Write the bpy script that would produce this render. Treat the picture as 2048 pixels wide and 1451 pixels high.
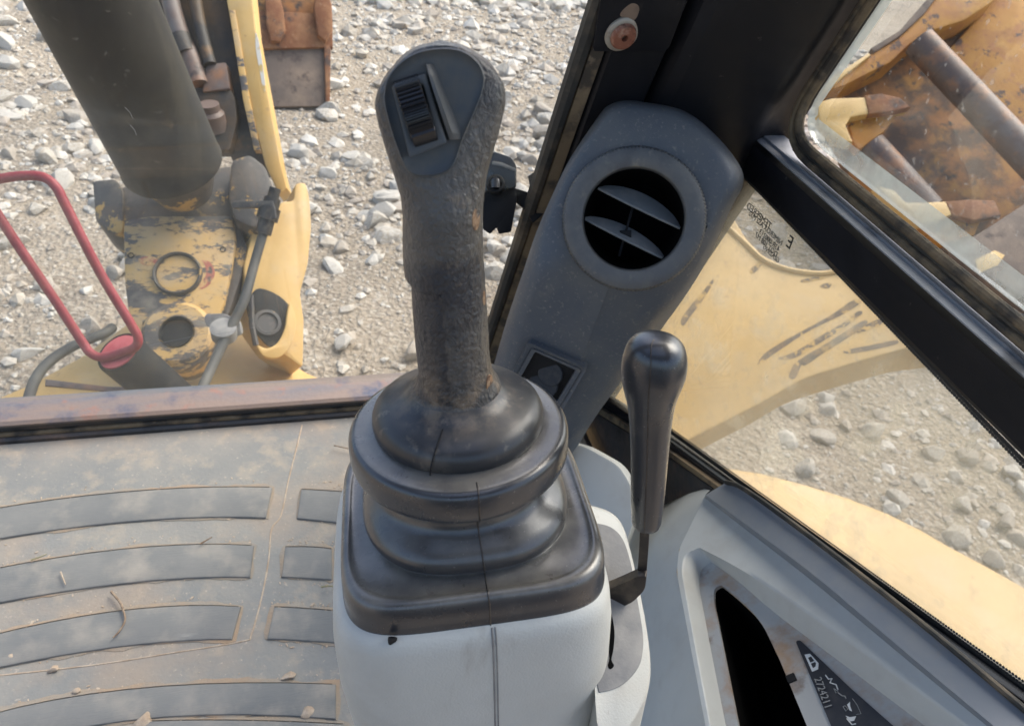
import bpy, bmesh, math, random
from mathutils import Vector, Matrix, noise
random.seed(7)
V = Vector
for o in list(bpy.data.objects):
    bpy.data.objects.remove(o)
SC = bpy.context.scene
COL = SC.collection

# ------------------------------------------------------------------ camera
F, CX, CY = 1518.0, 1024.0, 725.5
XC = V((5514, 343, 1518)).normalized()
YC = V((-500, 1322, 1518)).normalized()
ZC = XC.cross(YC) * -1          # image frame (right, up, forward) is left handed
YC = (YC - XC * YC.dot(XC)).normalized()
ZC = V((303, 1857, -1518)); ZC = (ZC - XC*ZC.dot(XC) - YC*ZC.dot(YC)).normalized()
CAM = V((0.0, 0.0, 0.90))
R_ = V((XC.x, YC.x, ZC.x)); U_ = V((XC.y, YC.y, ZC.y)); D_ = V((XC.z, YC.z, ZC.z))
cam = bpy.data.cameras.new('camera'); camo = bpy.data.objects.new('camera', cam); COL.objects.link(camo)
cam.sensor_width = 36.0; cam.lens = 36.0 * F / 2048.0
cam.clip_start = 0.02; cam.clip_end = 600
m = Matrix((R_, U_, -D_)).transposed().to_4x4(); m.translation = CAM
camo.matrix_world = m
cam.dof.use_dof = True; cam.dof.focus_distance = .50; cam.dof.aperture_fstop = 20
SC.camera = camo

# ------------------------------------------------------------------ light
SUN_EL, SUN_AZ = math.radians(52), math.radians(62)     # azimuth from +Y towards +X
w = bpy.data.worlds.new('World'); SC.world = w; w.use_nodes = True
nt = w.node_tree; bg = nt.nodes['Background']
sky = nt.nodes.new('ShaderNodeTexSky'); sky.sky_type = 'NISHITA'; sky.sun_disc = False
sky.sun_elevation = SUN_EL; sky.sun_rotation = SUN_AZ; sky.dust_density = 4.0; sky.air_density = 1.0; sky.ozone_density = 1.0
nt.links.new(sky.outputs[0], bg.inputs[0]); bg.inputs[1].default_value = 0.15
sl = bpy.data.lights.new('sun', 'SUN'); sl.energy = 1.5; sl.angle = math.radians(50); sl.color = (1, .96, .91)
so = bpy.data.objects.new('sun', sl); COL.objects.link(so)
sd = V((math.sin(SUN_AZ)*math.cos(SUN_EL), math.cos(SUN_AZ)*math.cos(SUN_EL), math.sin(SUN_EL)))
so.rotation_euler = sd.to_track_quat('Z', 'Y').to_euler(); so.location = sd * 20
SC.view_settings.view_transform = 'Standard'; SC.view_settings.look = 'None'
SC.view_settings.gamma = 1; SC.view_settings.use_curve_mapping = False
SC.view_settings.exposure = 1.24
SC.render.engine = 'CYCLES'
SC.cycles.transparent_max_bounces = 16; SC.cycles.max_bounces = 8
SC.cycles.caustics_reflective = False; SC.cycles.caustics_refractive = False
SC.cycles.use_denoising = True

# ------------------------------------------------------------------ measuring helpers: real positions by sighting on known planes
def ray(u, v):
    return R_*((u-CX)/F) + U_*(-(v-CY)/F) + D_
def at(u, v, d): return CAM + ray(u, v)*d
def on(u, v, P):
    r = ray(u, v); return CAM + r*((P[0]-CAM).dot(P[1])/r.dot(P[1]))
def proj(p):
    q = p-CAM; z = q.dot(D_); return (CX+F*q.dot(R_)/z, CY-F*q.dot(U_)/z, z)
def plane(p, n): return (V(p), V(n).normalized())
def facing(u, v, d, tilt=(0, 0, 0)):
    return (at(u, v, d), ((-D_)+V(tilt)).normalized())
def hplane(z): return (V((0, 0, z)), V((0, 0, 1)))
def cr(pts, n=6, closed=True):
    """smooth curve through 2D or 3D points"""
    P = [V(p) for p in pts]; N = len(P); out = []
    for i in range(N if closed else N-1):
        g = lambda k: P[k % N] if closed else P[max(0, min(N-1, k))]
        a, b, c, d = g(i-1), g(i), g(i+1), g(i+2)
        for j in range(n):
            t = j/n
            out.append(0.5*((2*b)+(c-a)*t+(2*a-5*b+4*c-d)*t*t+(3*b-a-3*c+d)*t**3))
    if not closed: out.append(P[-1])
    return out
def rp(pts, r, n=4):
    """polygon with rounded corners"""
    P = [V(p) for p in pts]; N = len(P); out = []
    for i in range(N):
        rr = r[i] if isinstance(r, (list, tuple)) else r
        if rr <= 0: out.append(P[i]); continue
        a, b, c = P[i-1], P[i], P[(i+1) % N]
        e1, e2 = a-b, c-b
        k = min(rr, e1.length*.48, e2.length*.48)
        p, q = b+e1.normalized()*k, b+e2.normalized()*k
        for j in range(n+1):
            t = j/n; out.append(p*(1-t)**2+b*2*t*(1-t)+q*t*t)
    return out
def sight(pts, P): return [on(p[0], p[1], P) for p in pts]

# ------------------------------------------------------------------ mesh helpers
def merge(bm, other):
    me = bpy.data.meshes.new('t'); other.to_mesh(me); other.free(); bm.from_mesh(me); bpy.data.meshes.remove(me)
def prism(bm, pts, n, th, bev=0, seg=2, holes=None):
    """outline (world points) extruded by th against n; front edge bevelled"""
    b = bmesh.new(); n = V(n).normalized()
    vs = [b.verts.new(p) for p in pts]
    f = b.faces.new(vs); f.normal_update()
    if f.normal.dot(n) < 0: f.normal_flip()
    top = f
    bk = [b.verts.new(p - n*th) for p in pts]; N = len(pts)
    for i in range(N):
        b.faces.new((vs[i], bk[i], bk[(i+1) % N], vs[(i+1) % N]))
    b.faces.new(bk)
    bmesh.ops.recalc_face_normals(b, faces=b.faces)
    if bev > 0:
        bmesh.ops.bevel(b, geom=list(top.edges), offset=bev, segments=seg, profile=.5, affect='EDGES', clamp_overlap=True)
    merge(bm, b)
def ring_prism(bm, outer, inner, n, th):
    """frame: outer and inner loops of equal count, extruded by th against n"""
    n = V(n).normalized(); N = len(outer)
    o1 = [bm.verts.new(p) for p in outer]; i1 = [bm.verts.new(p) for p in inner]
    o2 = [bm.verts.new(p-n*th) for p in outer]; i2 = [bm.verts.new(p-n*th) for p in inner]
    fs = []
    for i in range(N):
        j = (i+1) % N
        fs += [bm.faces.new((o1[i], o1[j], i1[j], i1[i])), bm.faces.new((o2[j], o2[i], i2[i], i2[j])),
               bm.faces.new((o1[j], o1[i], o2[i], o2[j])), bm.faces.new((i1[i], i1[j], i2[j], i2[i]))]
    bmesh.ops.recalc_face_normals(bm, faces=fs)
def loft(bm, rings, cap0=True, cap1=True, closed=True):
    vr = [[bm.verts.new(p) for p in r] for r in rings]; N = len(vr[0]); fs = []
    for a, b in zip(vr, vr[1:]):
        for i in range(N if closed else N-1):
            j = (i+1) % N
            fs.append(bm.faces.new((a[i], a[j], b[j], b[i])))
    if cap0: fs.append(bm.faces.new(vr[0]))
    if cap1: fs.append(bm.faces.new(vr[-1]))
    bmesh.ops.recalc_face_normals(bm, faces=fs)
def tube(bm, path, r, n=12):
    rings = []; up = V((.13, .31, .94)); N = len(path)
    for i, p in enumerate(path):
        t = (path[min(i+1, N-1)]-path[max(i-1, 0)]).normalized()
        x = t.cross(up).normalized(); up = x.cross(t).normalized()
        rr = r[i] if isinstance(r, (list, tuple)) else r
        rings.append([p+(x*math.cos(2*math.pi*k/n)+up*math.sin(2*math.pi*k/n))*rr for k in range(n)])
    loft(bm, rings)
def disc_pts(c, n, r, k=24, ry=None):
    n = V(n).normalized(); x = n.cross(V((0, 0, 1)) if abs(n.z) < .9 else V((0, 1, 0))).normalized(); y = n.cross(x)
    return [c+x*r*math.cos(2*math.pi*i/k)+y*(ry or r)*math.sin(2*math.pi*i/k) for i in range(k)]
def lathe(bm, c, ax, prof, k=32, close=True):
    loft(bm, [disc_pts(c+V(ax).normalized()*h, ax, max(r, 1e-4), k) for h, r in prof], close, close)
def box(bm, c, sx, sy, sz, bev=0):
    """oriented box: centre and three half-axis vectors"""
    b = bmesh.new(); vs = []
    for k in (-1, 1):
        for j in (-1, 1):
            for i in (-1, 1): vs.append(b.verts.new(c+sx*i+sy*j+sz*k))
    for f in ((0, 1, 3, 2), (4, 6, 7, 5), (0, 4, 5, 1), (2, 3, 7, 6), (0, 2, 6, 4), (1, 5, 7, 3)): b.faces.new([vs[i] for i in f])
    bmesh.ops.recalc_face_normals(b, faces=b.faces)
    if bev: bmesh.ops.bevel(b, geom=b.edges[:], offset=bev, segments=2, profile=.5, affect='EDGES')
    merge(bm, b)

def obj(name, bm, mat, parent=None, origin=None, smooth=True, ang=35, **props):
    me = bpy.data.meshes.new(name)
    if smooth:
        for f in bm.faces: f.smooth = True
        lim = math.radians(ang)
        for e in bm.edges:
            if len(e.link_faces) == 2 and e.calc_face_angle(0) > lim: e.smooth = False
    top = parent
    while top is not None and top.parent is not None: top = top.parent
    off = V(top['o']) if top is not None and 'o' in top.keys() else (origin if origin is not None else V((0, 0, 0)))
    bm.transform(Matrix.Translation(-off))
    bm.to_mesh(me); bm.free()
    me.materials.append(mat)
    o = bpy.data.objects.new(name, me); COL.objects.link(o)
    if parent is not None: o.parent = parent
    elif origin is not None: o.location = off
    for k, v in props.items(): o[k] = v
    return o
def thing(name, label, cat, org, group=None):
    o = bpy.data.objects.new(name, None); COL.objects.link(o)
    o.location = org; o['label'] = label; o['category'] = cat; o['o'] = tuple(org); o.empty_display_size = .02
    if group: o['group'] = group
    return o
def B(): return bmesh.new()

# ------------------------------------------------------------------ materials
def mk(name, base, rough=.5, layers=(), bump=(), metal=0.0, spec=.5, rvar=0.0, coat=0.0, alpha=None):
    mt = bpy.data.materials.new(name); mt.use_nodes = True
    nt = mt.node_tree; N, L = nt.nodes, nt.links
    p = N['Principled BSDF']
    p.inputs['Roughness'].default_value = rough; p.inputs['Metallic'].default_value = metal
    p.inputs['Specular IOR Level'].default_value = spec; p.inputs['Coat Weight'].default_value = coat; p.inputs['Coat Roughness'].default_value = .22
    tc = N.new('ShaderNodeTexCoord'); co = tc.outputs['Object']
    def nz(scale, detail=6, rgh=.6, dist=0.0, stretch=None, seed=0.0):
        mp = N.new('ShaderNodeMapping'); L.new(co, mp.inputs[0]); mp.inputs['Location'].default_value = (seed*3.1, seed*1.7, seed*2.3)
        if stretch: mp.inputs['Scale'].default_value = stretch
        t = N.new('ShaderNodeTexNoise'); L.new(mp.outputs[0], t.inputs['Vector'])
        t.inputs['Scale'].default_value = scale; t.inputs['Detail'].default_value = detail
        t.inputs['Roughness'].default_value = rgh; t.inputs['Distortion'].default_value = dist
        return t.outputs[0]
    def ramp(src, lo, hi):
        r = N.new('ShaderNodeMapRange'); L.new(src, r.inputs[0]); r.inputs[1].default_value = lo; r.inputs[2].default_value = hi
        return r.outputs[0]
    cur = None
    for i, ly in enumerate(layers):
        col, sc, lo, hi = ly[:4]; o = ly[4] if len(ly) > 4 else {}
        f = None
        if 'at' in o:
            ge = N.new('ShaderNodeAttribute'); ge.attribute_name = o['at']; fp_ = ge.outputs['Fac']
        f = ramp(nz(sc, o.get('det', 6), o.get('rgh', .6), o.get('dist', 0), o.get('st'), o.get('seed', i+1)), lo, hi)
        if 'at' in o:
            mm = N.new('ShaderNodeMath'); mm.operation = 'MULTIPLY'; L.new(f, mm.inputs[0]); L.new(fp_, mm.inputs[1]); f = mm.outputs[0]
        if 'amt' in o:
            mm = N.new('ShaderNodeMath'); mm.operation = 'MULTIPLY'; L.new(f, mm.inputs[0]); mm.inputs[1].default_value = o['amt']; f = mm.outputs[0]
        mx = N.new('ShaderNodeMix'); mx.data_type = 'RGBA'; L.new(f, mx.inputs['Factor'])
        if cur is None: mx.inputs['A'].default_value = (*base, 1)
        else: L.new(cur, mx.inputs['A'])
        mx.inputs['B'].default_value = (*col, 1); cur = mx.outputs['Result']
    if cur is None: p.inputs['Base Color'].default_value = (*base, 1)
    else: L.new(cur, p.inputs['Base Color'])
    if rvar:
        f = ramp(nz(60, 5, .6, 0, None, 9), .35, .65)
        mm = N.new('ShaderNodeMath'); mm.operation = 'MULTIPLY_ADD'; L.new(f, mm.inputs[0]); mm.inputs[1].default_value = rvar; mm.inputs[2].default_value = rough-rvar/2
        L.new(mm.outputs[0], p.inputs['Roughness'])
    prev = None
    for bp in bump:
        kind, sc, st, dst = bp[:4]; o = bp[4] if len(bp) > 4 else {}
        if kind == 'r':
            mp = N.new('ShaderNodeMapping'); L.new(co, mp.inputs[0])
            if 'st' in o: mp.inputs['Scale'].default_value = o['st']
            t = N.new('ShaderNodeTexNoise'); t.noise_type = 'RIDGED_MULTIFRACTAL'; L.new(mp.outputs[0], t.inputs['Vector']); t.inputs['Scale'].default_value = sc
            t.inputs['Detail'].default_value = o.get('det', 1.5); t.inputs['Distortion'].default_value = o.get('dist', .6); t.inputs['Gain'].default_value = 2; t.inputs['Offset'].default_value = .9
            h = t.outputs[0]
        elif kind == 'n': h = nz(sc, o.get('det', 4), .6, o.get('dist', 0), o.get('st'))
        else:
            mp = N.new('ShaderNodeMapping'); L.new(co, mp.inputs[0])
            if 'st' in o: mp.inputs['Scale'].default_value = o['st']
            t = N.new('ShaderNodeTexVoronoi'); t.feature = o.get('feat', 'F1'); L.new(mp.outputs[0], t.inputs['Vector']); t.inputs['Scale'].default_value = sc
            h = t.outputs['Distance']
        b = N.new('ShaderNodeBump'); b.inputs['Strength'].default_value = abs(st); b.invert = st < 0; b.inputs['Distance'].default_value = dst
        L.new(h, b.inputs['Height'])
        if prev is not None: L.new(prev, b.inputs['Normal'])
        prev = b.outputs[0]
    if prev is not None: L.new(prev, p.inputs['Normal'])
    return mt
def glassmat(name, dust, layers, base=.05, gloss=.35, tint=(.97, .99, .98)):
    """dusty pane: clear, with a film of dust (diffuse) whose cover follows noise layers (scale, lo, hi, amount, stretch)"""
    mt = bpy.data.materials.new(name); mt.use_nodes = True
    nt = mt.node_tree; N, L = nt.nodes, nt.links
    for n in list(N): N.remove(n)
    out = N.new('ShaderNodeOutputMaterial'); tr = N.new('ShaderNodeBsdfTransparent'); tr.inputs[0].default_value = (*tint, 1)
    gl = N.new('ShaderNodeBsdfGlossy'); gl.inputs['Roughness'].default_value = .03
    fr = N.new('ShaderNodeFresnel'); fr.inputs[0].default_value = 1.45
    m0 = N.new('ShaderNodeMath'); m0.operation = 'MULTIPLY'; L.new(fr.outputs[0], m0.inputs[0]); m0.inputs[1].default_value = gloss
    mx = N.new('ShaderNodeMixShader'); L.new(m0.outputs[0], mx.inputs[0]); L.new(tr.outputs[0], mx.inputs[1]); L.new(gl.outputs[0], mx.inputs[2])
    df = N.new('ShaderNodeBsdfDiffuse'); df.inputs[0].default_value = (*dust, 1)
    tl = N.new('ShaderNodeBsdfTranslucent'); tl.inputs[0].default_value = (*dust, 1)
    dm = N.new('ShaderNodeMixShader'); dm.inputs[0].default_value = .5; L.new(df.outputs[0], dm.inputs[1]); L.new(tl.outputs[0], dm.inputs[2])
    tc = N.new('ShaderNodeTexCoord'); acc = None
    for i, (sc, lo, hi, amt, st) in enumerate(layers):
        mp = N.new('ShaderNodeMapping'); L.new(tc.outputs['Object'], mp.inputs[0]); mp.inputs['Location'].default_value = (i*2.7, i*1.3, i)
        if st: mp.inputs['Scale'].default_value = st
        t = N.new('ShaderNodeTexNoise'); L.new(mp.outputs[0], t.inputs['Vector']); t.inputs['Scale'].default_value = sc; t.inputs['Detail'].default_value = 5
        r = N.new('ShaderNodeMapRange'); L.new(t.outputs[0], r.inputs[0]); r.inputs[1].default_value = lo; r.inputs[2].default_value = hi; r.inputs[4].default_value = amt
        if acc is None: acc = r.outputs[0]
        else:
            a = N.new('ShaderNodeMath'); a.operation = 'ADD'; L.new(acc, a.inputs[0]); L.new(r.outputs[0], a.inputs[1]); acc = a.outputs[0]
    a = N.new('ShaderNodeMath'); a.operation = 'ADD'; a.use_clamp = True; L.new(acc, a.inputs[0]); a.inputs[1].default_value = base
    ms = N.new('ShaderNodeMixShader'); L.new(a.outputs[0], ms.inputs[0]); L.new(mx.outputs[0], ms.inputs[1]); L.new(dm.outputs[0], ms.inputs[2])
    L.new(ms.outputs[0], out.inputs[0])
    return mt

DUST = (.30, .26, .20)
M = {}
M['ground'] = mk('ground_mud', (.295, .238, .172), .95, [((.34, .28, .21), 1.1, .4, .65), ((.22, .178, .135), 2.3, .52, .70), ((.44, .385, .31), 40, .54, .61), ((.15, .12, .09), 64, .60, .70), ((.41, .355, .285), 110, .57, .63)],
     [('n', 9, .6, .05), ('n', 60, .9, .02), ('v', 40, .6, .02)])
M['stone'] = mk('stone', (.43, .38, .31), .95, [((.56, .52, .46), 5, .4, .6), ((.33, .28, .22), 11, .50, .66), ((.25, .22, .18), 60, .6, .76)], [('n', 40, .5, .01), ('n', 150, .4, .004)])
M['stone2'] = mk('pale_stone', (.50, .46, .40), .9, [((.58, .54, .48), 8, .45, .6), ((.33, .29, .24), 14, .55, .7)], [('n', 40, .5, .01), ('n', 150, .4, .004)])
M['stone3'] = mk('brown_stone', (.38, .325, .265), .9, [((.46, .415, .35), 7, .45, .6), ((.26, .22, .17), 18, .55, .7)], [('n', 40, .5, .01), ('n', 150, .4, .004)])
M['mat'] = mk('rubber_mat', (.195, .194, .182), .85, [((.245, .232, .205), 7, .40, .62), ((.175, .18, .18), 5, .56, .72), ((.36, .30, .225), 28, .52, .74, {'amt': .8}), ((.34, .255, .18), 5, .50, .74, {'amt': .75}), ((.42, .36, .28), 190, .62, .70, {'amt': .7})],
     [('n', 220, .3, .002), ('n', 40, .3, .004)])
M['pad'] = mk('mat_pad', (.145, .147, .142), .8, [((.195, .19, .175), 9, .36, .64), ((.32, .285, .235), 18, .48, .74, {'amt': .75}), ((.15, .15, .145), 6, .56, .74), ((.40, .38, .34), 13, .66, .80, {'amt': .7, 'st': (.5, 2, 1)})],
     [('n', 500, .4, .001, {'st': (.12, 1, 1)}), ('n', 30, .2, .003)])
M['crust'] = mk('dried_mud', (.36, .27, .19), .95, [((.46, .37, .28), 60, .4, .6)], [('n', 150, .6, .003)])
M['claydust'] = mk('clay_dust', (.28, .225, .165), .95, [((.245, .22, .185), 30, .40, .60), ((.32, .225, .145), 9, .52, .7)], [('n', 200, .6, .002)])
M['lining'] = mk('cab_lining', (.10, .10, .10), .85)
M['floorstr'] = mk('floor_metal', (.16, .15, .14), .8, [((.25, .2, .15), 8, .4, .7)])
M['plastic'] = mk('grip_plastic', (.020, .021, .024), .46, [((.065, .058, .048), 14, .42, .68, {'amt': .8}), ((.22, .18, .135), 26, .54, .80, {'amt': .6}), ((.24, .20, .15), 160, .60, .76, {'amt': .5}), ((.25, .19, .13), 110, .44, .62, {'at': 'dirt', 'amt': .5})], [('n', 900, .12, .0004)], spec=.5, rvar=.15, coat=.3)
M['grip'] = mk('grip_rubber', (.050, .048, .046), .44, [((.082, .076, .068), 16, .40, .66), ((.020, .021, .026), 14, .52, .60), ((.20, .155, .11), 75, .62, .74, {'amt': .55}), ((.15, .12, .09), 260, .60, .72, {'amt': .5}), ((.019, .020, .025), 70, .05, .45, {'at': 'worn', 'amt': .85}), ((.26, .19, .125), 95, .44, .60, {'at': 'dirt', 'amt': .6})],
     [('v', 480, .5, .0009, {'st': (1, 1, .75)}), ('r', 120, -.5, .0010, {'st': (1, 1, .7)}), ('n', 250, .8, .0014, {'dist': 2.4, 'det': 3, 'st': (1, 1, .75)})], spec=.55, rvar=.2, coat=.2)
M['boot'] = mk('boot_rubber', (.019, .021, .026), .34, [((.042, .041, .040), 22, .45, .7, {'amt': .7}), ((.225, .205, .17), 60, .18, .60, {'at': 'dust', 'amt': .6}), ((.19, .17, .14), 30, .58, .82, {'amt': .45}), ((.32, .30, .26), 700, .65, .72, {'amt': .55})],
     [('n', 1100, .10, .0004), ('n', 45, .12, .002)], spec=.6, rvar=.2, coat=.55)
M['plate'] = mk('face_plate', (.056, .067, .078), .55, [((.10, .095, .082), 60, .42, .66, {'amt': .8}), ((.17, .145, .11), 26, .60, .78, {'amt': .6})], [('n', 1200, .14, .0003)])
M['gloss'] = mk('black_gloss', (.012, .012, .014), .25, [((.09, .08, .07), 80, .6, .8, {'amt': .4})], spec=.5)
M['black'] = mk('black_matte', (.012, .012, .013), .7, [((.07, .06, .05), 25, .58, .8, {'amt': .5})], spec=.25)
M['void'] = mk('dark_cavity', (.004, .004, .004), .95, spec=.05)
M['vent'] = mk('vent_plastic', (.075, .085, .100), .55, [((.125, .125, .12), 12, .40, .66, {'amt': .8}), ((.26, .22, .17), 17, .58, .80, {'amt': .5}), ((.27, .245, .205), 260, .58, .72, {'amt': .55})], [('n', 750, .45, .0008)], spec=.5, coat=.1)
M['ring'] = mk('vent_ring', (.105, .107, .108), .6, [((.145, .14, .128), 40, .42, .66, {'amt': .9}), ((.08, .08, .082), 20, .58, .72), ((.28, .245, .19), 90, .60, .75, {'amt': .5})], [('n', 900, .15, .0004)])
M['louver'] = mk('louver', (.18, .19, .19), .6, [((.25, .245, .23), 60, .45, .7)], [('n', 500, .1, .0004)])
M['console'] = mk('console_plastic', (.53, .525, .475), .50, [((.45, .43, .38), 10, .42, .70, {'amt': .7}), ((.43, .345, .25), 12, .57, .80, {'amt': .55}), ((.58, .58, .535), 24, .5, .7, {'amt': .6}), ((.25, .2, .16), 230, .69, .77, {'amt': .6}), ((.36, .33, .28), 55, .60, .70, {'amt': .5, 'st': (1, 1, .12)})],
     [('n', 800, .30, .0008, {'det': 2})], spec=.5)
M['panel'] = mk('panel_plastic', (.50, .51, .49), .42, [((.55, .56, .535), 8, .45, .7, {'amt': .8}), ((.38, .33, .265), 9, .58, .8, {'amt': .5}), ((.42, .41, .385), 30, .5, .75, {'amt': .5})], [('n', 900, .15, .0005)], spec=.5)
M['panelrust'] = mk('panel_dirty', (.40, .40, .39), .55, [((.36, .22, .12), 17, .48, .64, {'amt': .85}), ((.16, .11, .08), 26, .58, .7, {'amt': .7})], [('n', 300, .2, .001)])
M['trim'] = mk('blue_gray_trim', (.20, .22, .25), .42, [((.27, .275, .275), 9, .45, .66), ((.28, .24, .19), 40, .6, .78, {'amt': .5})], [('n', 300, .1, .0006)], spec=.6)
M['gasket'] = mk('grey_gasket', (.20, .195, .19), .8, [((.30, .285, .26), 30, .45, .66), ((.14, .13, .12), 16, .55, .7)], [('n', 400, .3, .0008)])
M['steel'] = mk('dark_steel', (.05, .045, .042), .42, [((.12, .10, .08), 70, .5, .7)], metal=.6)
M['pillar'] = mk('pillar_black', (.010, .010, .012), .44, [((.022, .022, .027), 5, .45, .75), ((.20, .18, .16), 90, .68, .76, {'amt': .4}), ((.10, .09, .08), 11, .62, .82, {'amt': .35})], spec=.22, rvar=.12)
M['rustblack'] = mk('worn_black_frame', (.030, .032, .036), .5, [((.075, .055, .042), 8, .45, .66), ((.16, .10, .07), 22, .58, .74, {'amt': .8}), ((.015, .015, .016), 30, .55, .7)], [('n', 140, .3, .002)])
M['bluerust'] = mk('worn_rail', (.10, .11, .125), .5, [((.19, .14, .11), 6, .38, .56, {'st': (.4, 2.5, 2.5)}), ((.23, .12, .085), 34, .57, .68, {'amt': .85}), ((.055, .065, .10), 14, .57, .7)], [('n', 120, .3, .002)])
M['rubber'] = mk('seal_rubber', (.028, .027, .024), .6, [((.15, .115, .075), 11, .48, .68), ((.22, .18, .13), 60, .6, .8, {'amt': .5})], [('n', 200, .4, .0015)])
M['sealbrown'] = mk('dirty_seal', (.18, .13, .075), .8, [((.05, .04, .03), 25, .48, .62), ((.26, .20, .13), 80, .58, .74, {'amt': .6})], [('n', 300, .4, .0015)])
M['chrome'] = mk('bright_edge', (.24, .25, .27), .55, [((.06, .06, .065), 12, .56, .72), ((.40, .36, .31), 90, .58, .75, {'amt': .5})], metal=.2)
Y0 = (.66, .41, .13)
M['yellow'] = mk('yellow_paint', (.56, .345, .105), .5, [((.60, .385, .14), 2.5, .4, .65), ((.46, .28, .085), 6, .50, .72, {'amt': .7}), ((.50, .39, .24), 9, .52, .76, {'amt': .5}), ((.16, .12, .09), 18, .68, .71, {'rgh': .75, 'amt': .7}), ((.30, .18, .08), 40, .63, .70, {'amt': .6})], [('n', 60, .15, .003), ('n', 5, .12, .02)])
M['yellowlt'] = mk('pale_yellow_paint', (.55, .36, .145), .5, [((.52, .325, .115), 2, .4, .65), ((.55, .43, .27), 7, .5, .75, {'amt': .5}), ((.22, .16, .09), 150, .69, .74, {'amt': .6})], [('n', 40, .06, .003)])
M['yellowworn'] = mk('worn_yellow_paint', (.56, .345, .11), .6, [((.50, .33, .15), 5, .40, .62), ((.30, .19, .09), 9, .50, .54, {'rgh': .72, 'st': (.7, 1.8, 1.8), 'amt': .85, 'seed': 4}), ((.085, .076, .070), 9, .515, .545, {'rgh': .72, 'st': (.7, 1.8, 1.8), 'seed': 4}), ((.40, .33, .23), 16, .48, .70, {'amt': .45}), ((.16, .11, .075), 34, .60, .66, {'amt': .7})], [('n', 50, .25, .004)])
M['yellowblack'] = mk('greasy_yellow_paint', (.062, .056, .052), .6, [((.50, .30, .085), 13, .565, .59, {'rgh': .74}), ((.15, .12, .09), 6, .46, .66, {'amt': .8}), ((.27, .22, .16), 30, .58, .74, {'amt': .5})], [('n', 50, .25, .004)])
M['rust'] = mk('rusty_steel', (.20, .075, .030), .8, [((.30, .14, .06), 8, .42, .62), ((.07, .042, .032), 11, .54, .66), ((.40, .26, .15), 40, .6, .75, {'amt': .6})], [('n', 60, .5, .005)])
M['rustdark'] = mk('brown_plate', (.15, .11, .085), .8, [((.24, .17, .12), 7, .42, .64), ((.08, .055, .045), 13, .55, .68)], [('n', 60, .4, .004)])
M['rustyellow'] = mk('rusty_yellow', (.44, .185, .025), .65, [((.52, .25, .045), 4, .4, .62), ((.36, .145, .035), 7, .48, .62, {'amt': .8}), ((.10, .052, .035), 8, .57, .61, {'rgh': .74}), ((.38, .15, .05), 18, .56, .66, {'amt': .8})], [('n', 50, .3, .005)])
M['darkrust'] = mk('dark_rusty_metal', (.12, .07, .042), .65, [((.38, .165, .05), 6, .42, .60), ((.50, .24, .055), 5, .54, .66, {'amt': .85}), ((.07, .05, .036), 12, .57, .67)], [('n', 50, .3, .004)])
M['tubepaint'] = mk('brown_tube', (.13, .088, .07), .55, [((.27, .13, .065), 10, .48, .64), ((.17, .145, .13), 5, .5, .66), ((.07, .05, .042), 22, .58, .7)], [('n', 60, .2, .003)])
M['cyl'] = mk('cylinder_black', (.018, .017, .016), .55, [((.034, .031, .024), 5, .40, .65), ((.03, .03, .032), 3, .5, .7), ((.24, .22, .18), 75, .66, .76, {'amt': .35}), ((.075, .065, .048), 9, .5, .72, {'st': (1, 1, .25), 'amt': .7})], [('n', 30, .1, .004)], spec=.3)
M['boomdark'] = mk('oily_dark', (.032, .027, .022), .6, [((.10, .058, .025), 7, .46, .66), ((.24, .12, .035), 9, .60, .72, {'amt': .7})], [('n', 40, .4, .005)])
M['red'] = mk('red_paint', (.24, .016, .026), .55, [((.31, .045, .055), 18, .4, .66), ((.10, .06, .05), 26, .63, .70, {'amt': .8})], [('n', 90, .1, .002)])
M['redpale'] = mk('faded_red', (.50, .10, .11), .6, [((.42, .06, .07), 20, .45, .6)])
M['slotrust'] = mk('slot_rust', (.10, .07, .05), .7, [((.30, .17, .06), 14, .46, .6), ((.52, .33, .12), 20, .56, .66, {'amt': .8})], [('n', 50, .3, .004)])
M['smear'] = mk('red_smear', (.40, .13, .09), .7, [((.60, .38, .16), 30, .47, .56), ((.10, .08, .07), 22, .55, .62)])
M['rocker'] = mk('rocker_plastic', (.030, .034, .042), .65, [((.055, .055, .055), 90, .45, .65)], spec=.3)
M['scuff'] = mk('pale_scuff', (.62, .58, .50), .7, [((.55, .38, .14), 30, .5, .6)])
M['slot_scrape'] = mk('slot_and_chip_rust', (.11, .075, .055), .75, [((.24, .15, .075), 18, .45, .6), ((.54, .33, .10), 26, .545, .575, {'rgh': .7})], [('n', 50, .4, .006)])
M['hose'] = mk('hose_rubber', (.050, .050, .048), .65, [((.10, .095, .082), 14, .45, .7)], [('n', 120, .2, .002)])
M['orange'] = mk('worn_orange', (.22, .12, .06), .8, [((.34, .24, .15), 500, .45, .65), ((.09, .05, .03), 300, .50, .64)], [('n', 900, .5, .0008)])
M['white'] = mk('white_print', (.62, .63, .62), .6)
M['greyprint'] = mk('grey_print', (.28, .28, .27), .6)
M['etch'] = mk('dark_print', (.03, .03, .03), .6)
M['etchgrey'] = mk('grey_etching', (.085, .085, .08), .7)
M['decal'] = mk('dark_decal', (.026, .026, .032), .4, [((.065, .06, .055), 60, .5, .75, {'amt': .6})])
M['twig'] = mk('twig_bark', (.17, .11, .07), .9, [((.30, .22, .15), 120, .4, .6)])
M['leaf'] = mk('dry_leaf', (.24, .22, .12), .8)
M['washer'] = mk('washer_zinc', (.38, .34, .28), .5, [((.20, .13, .09), 60, .5, .66)], metal=.3)
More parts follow.
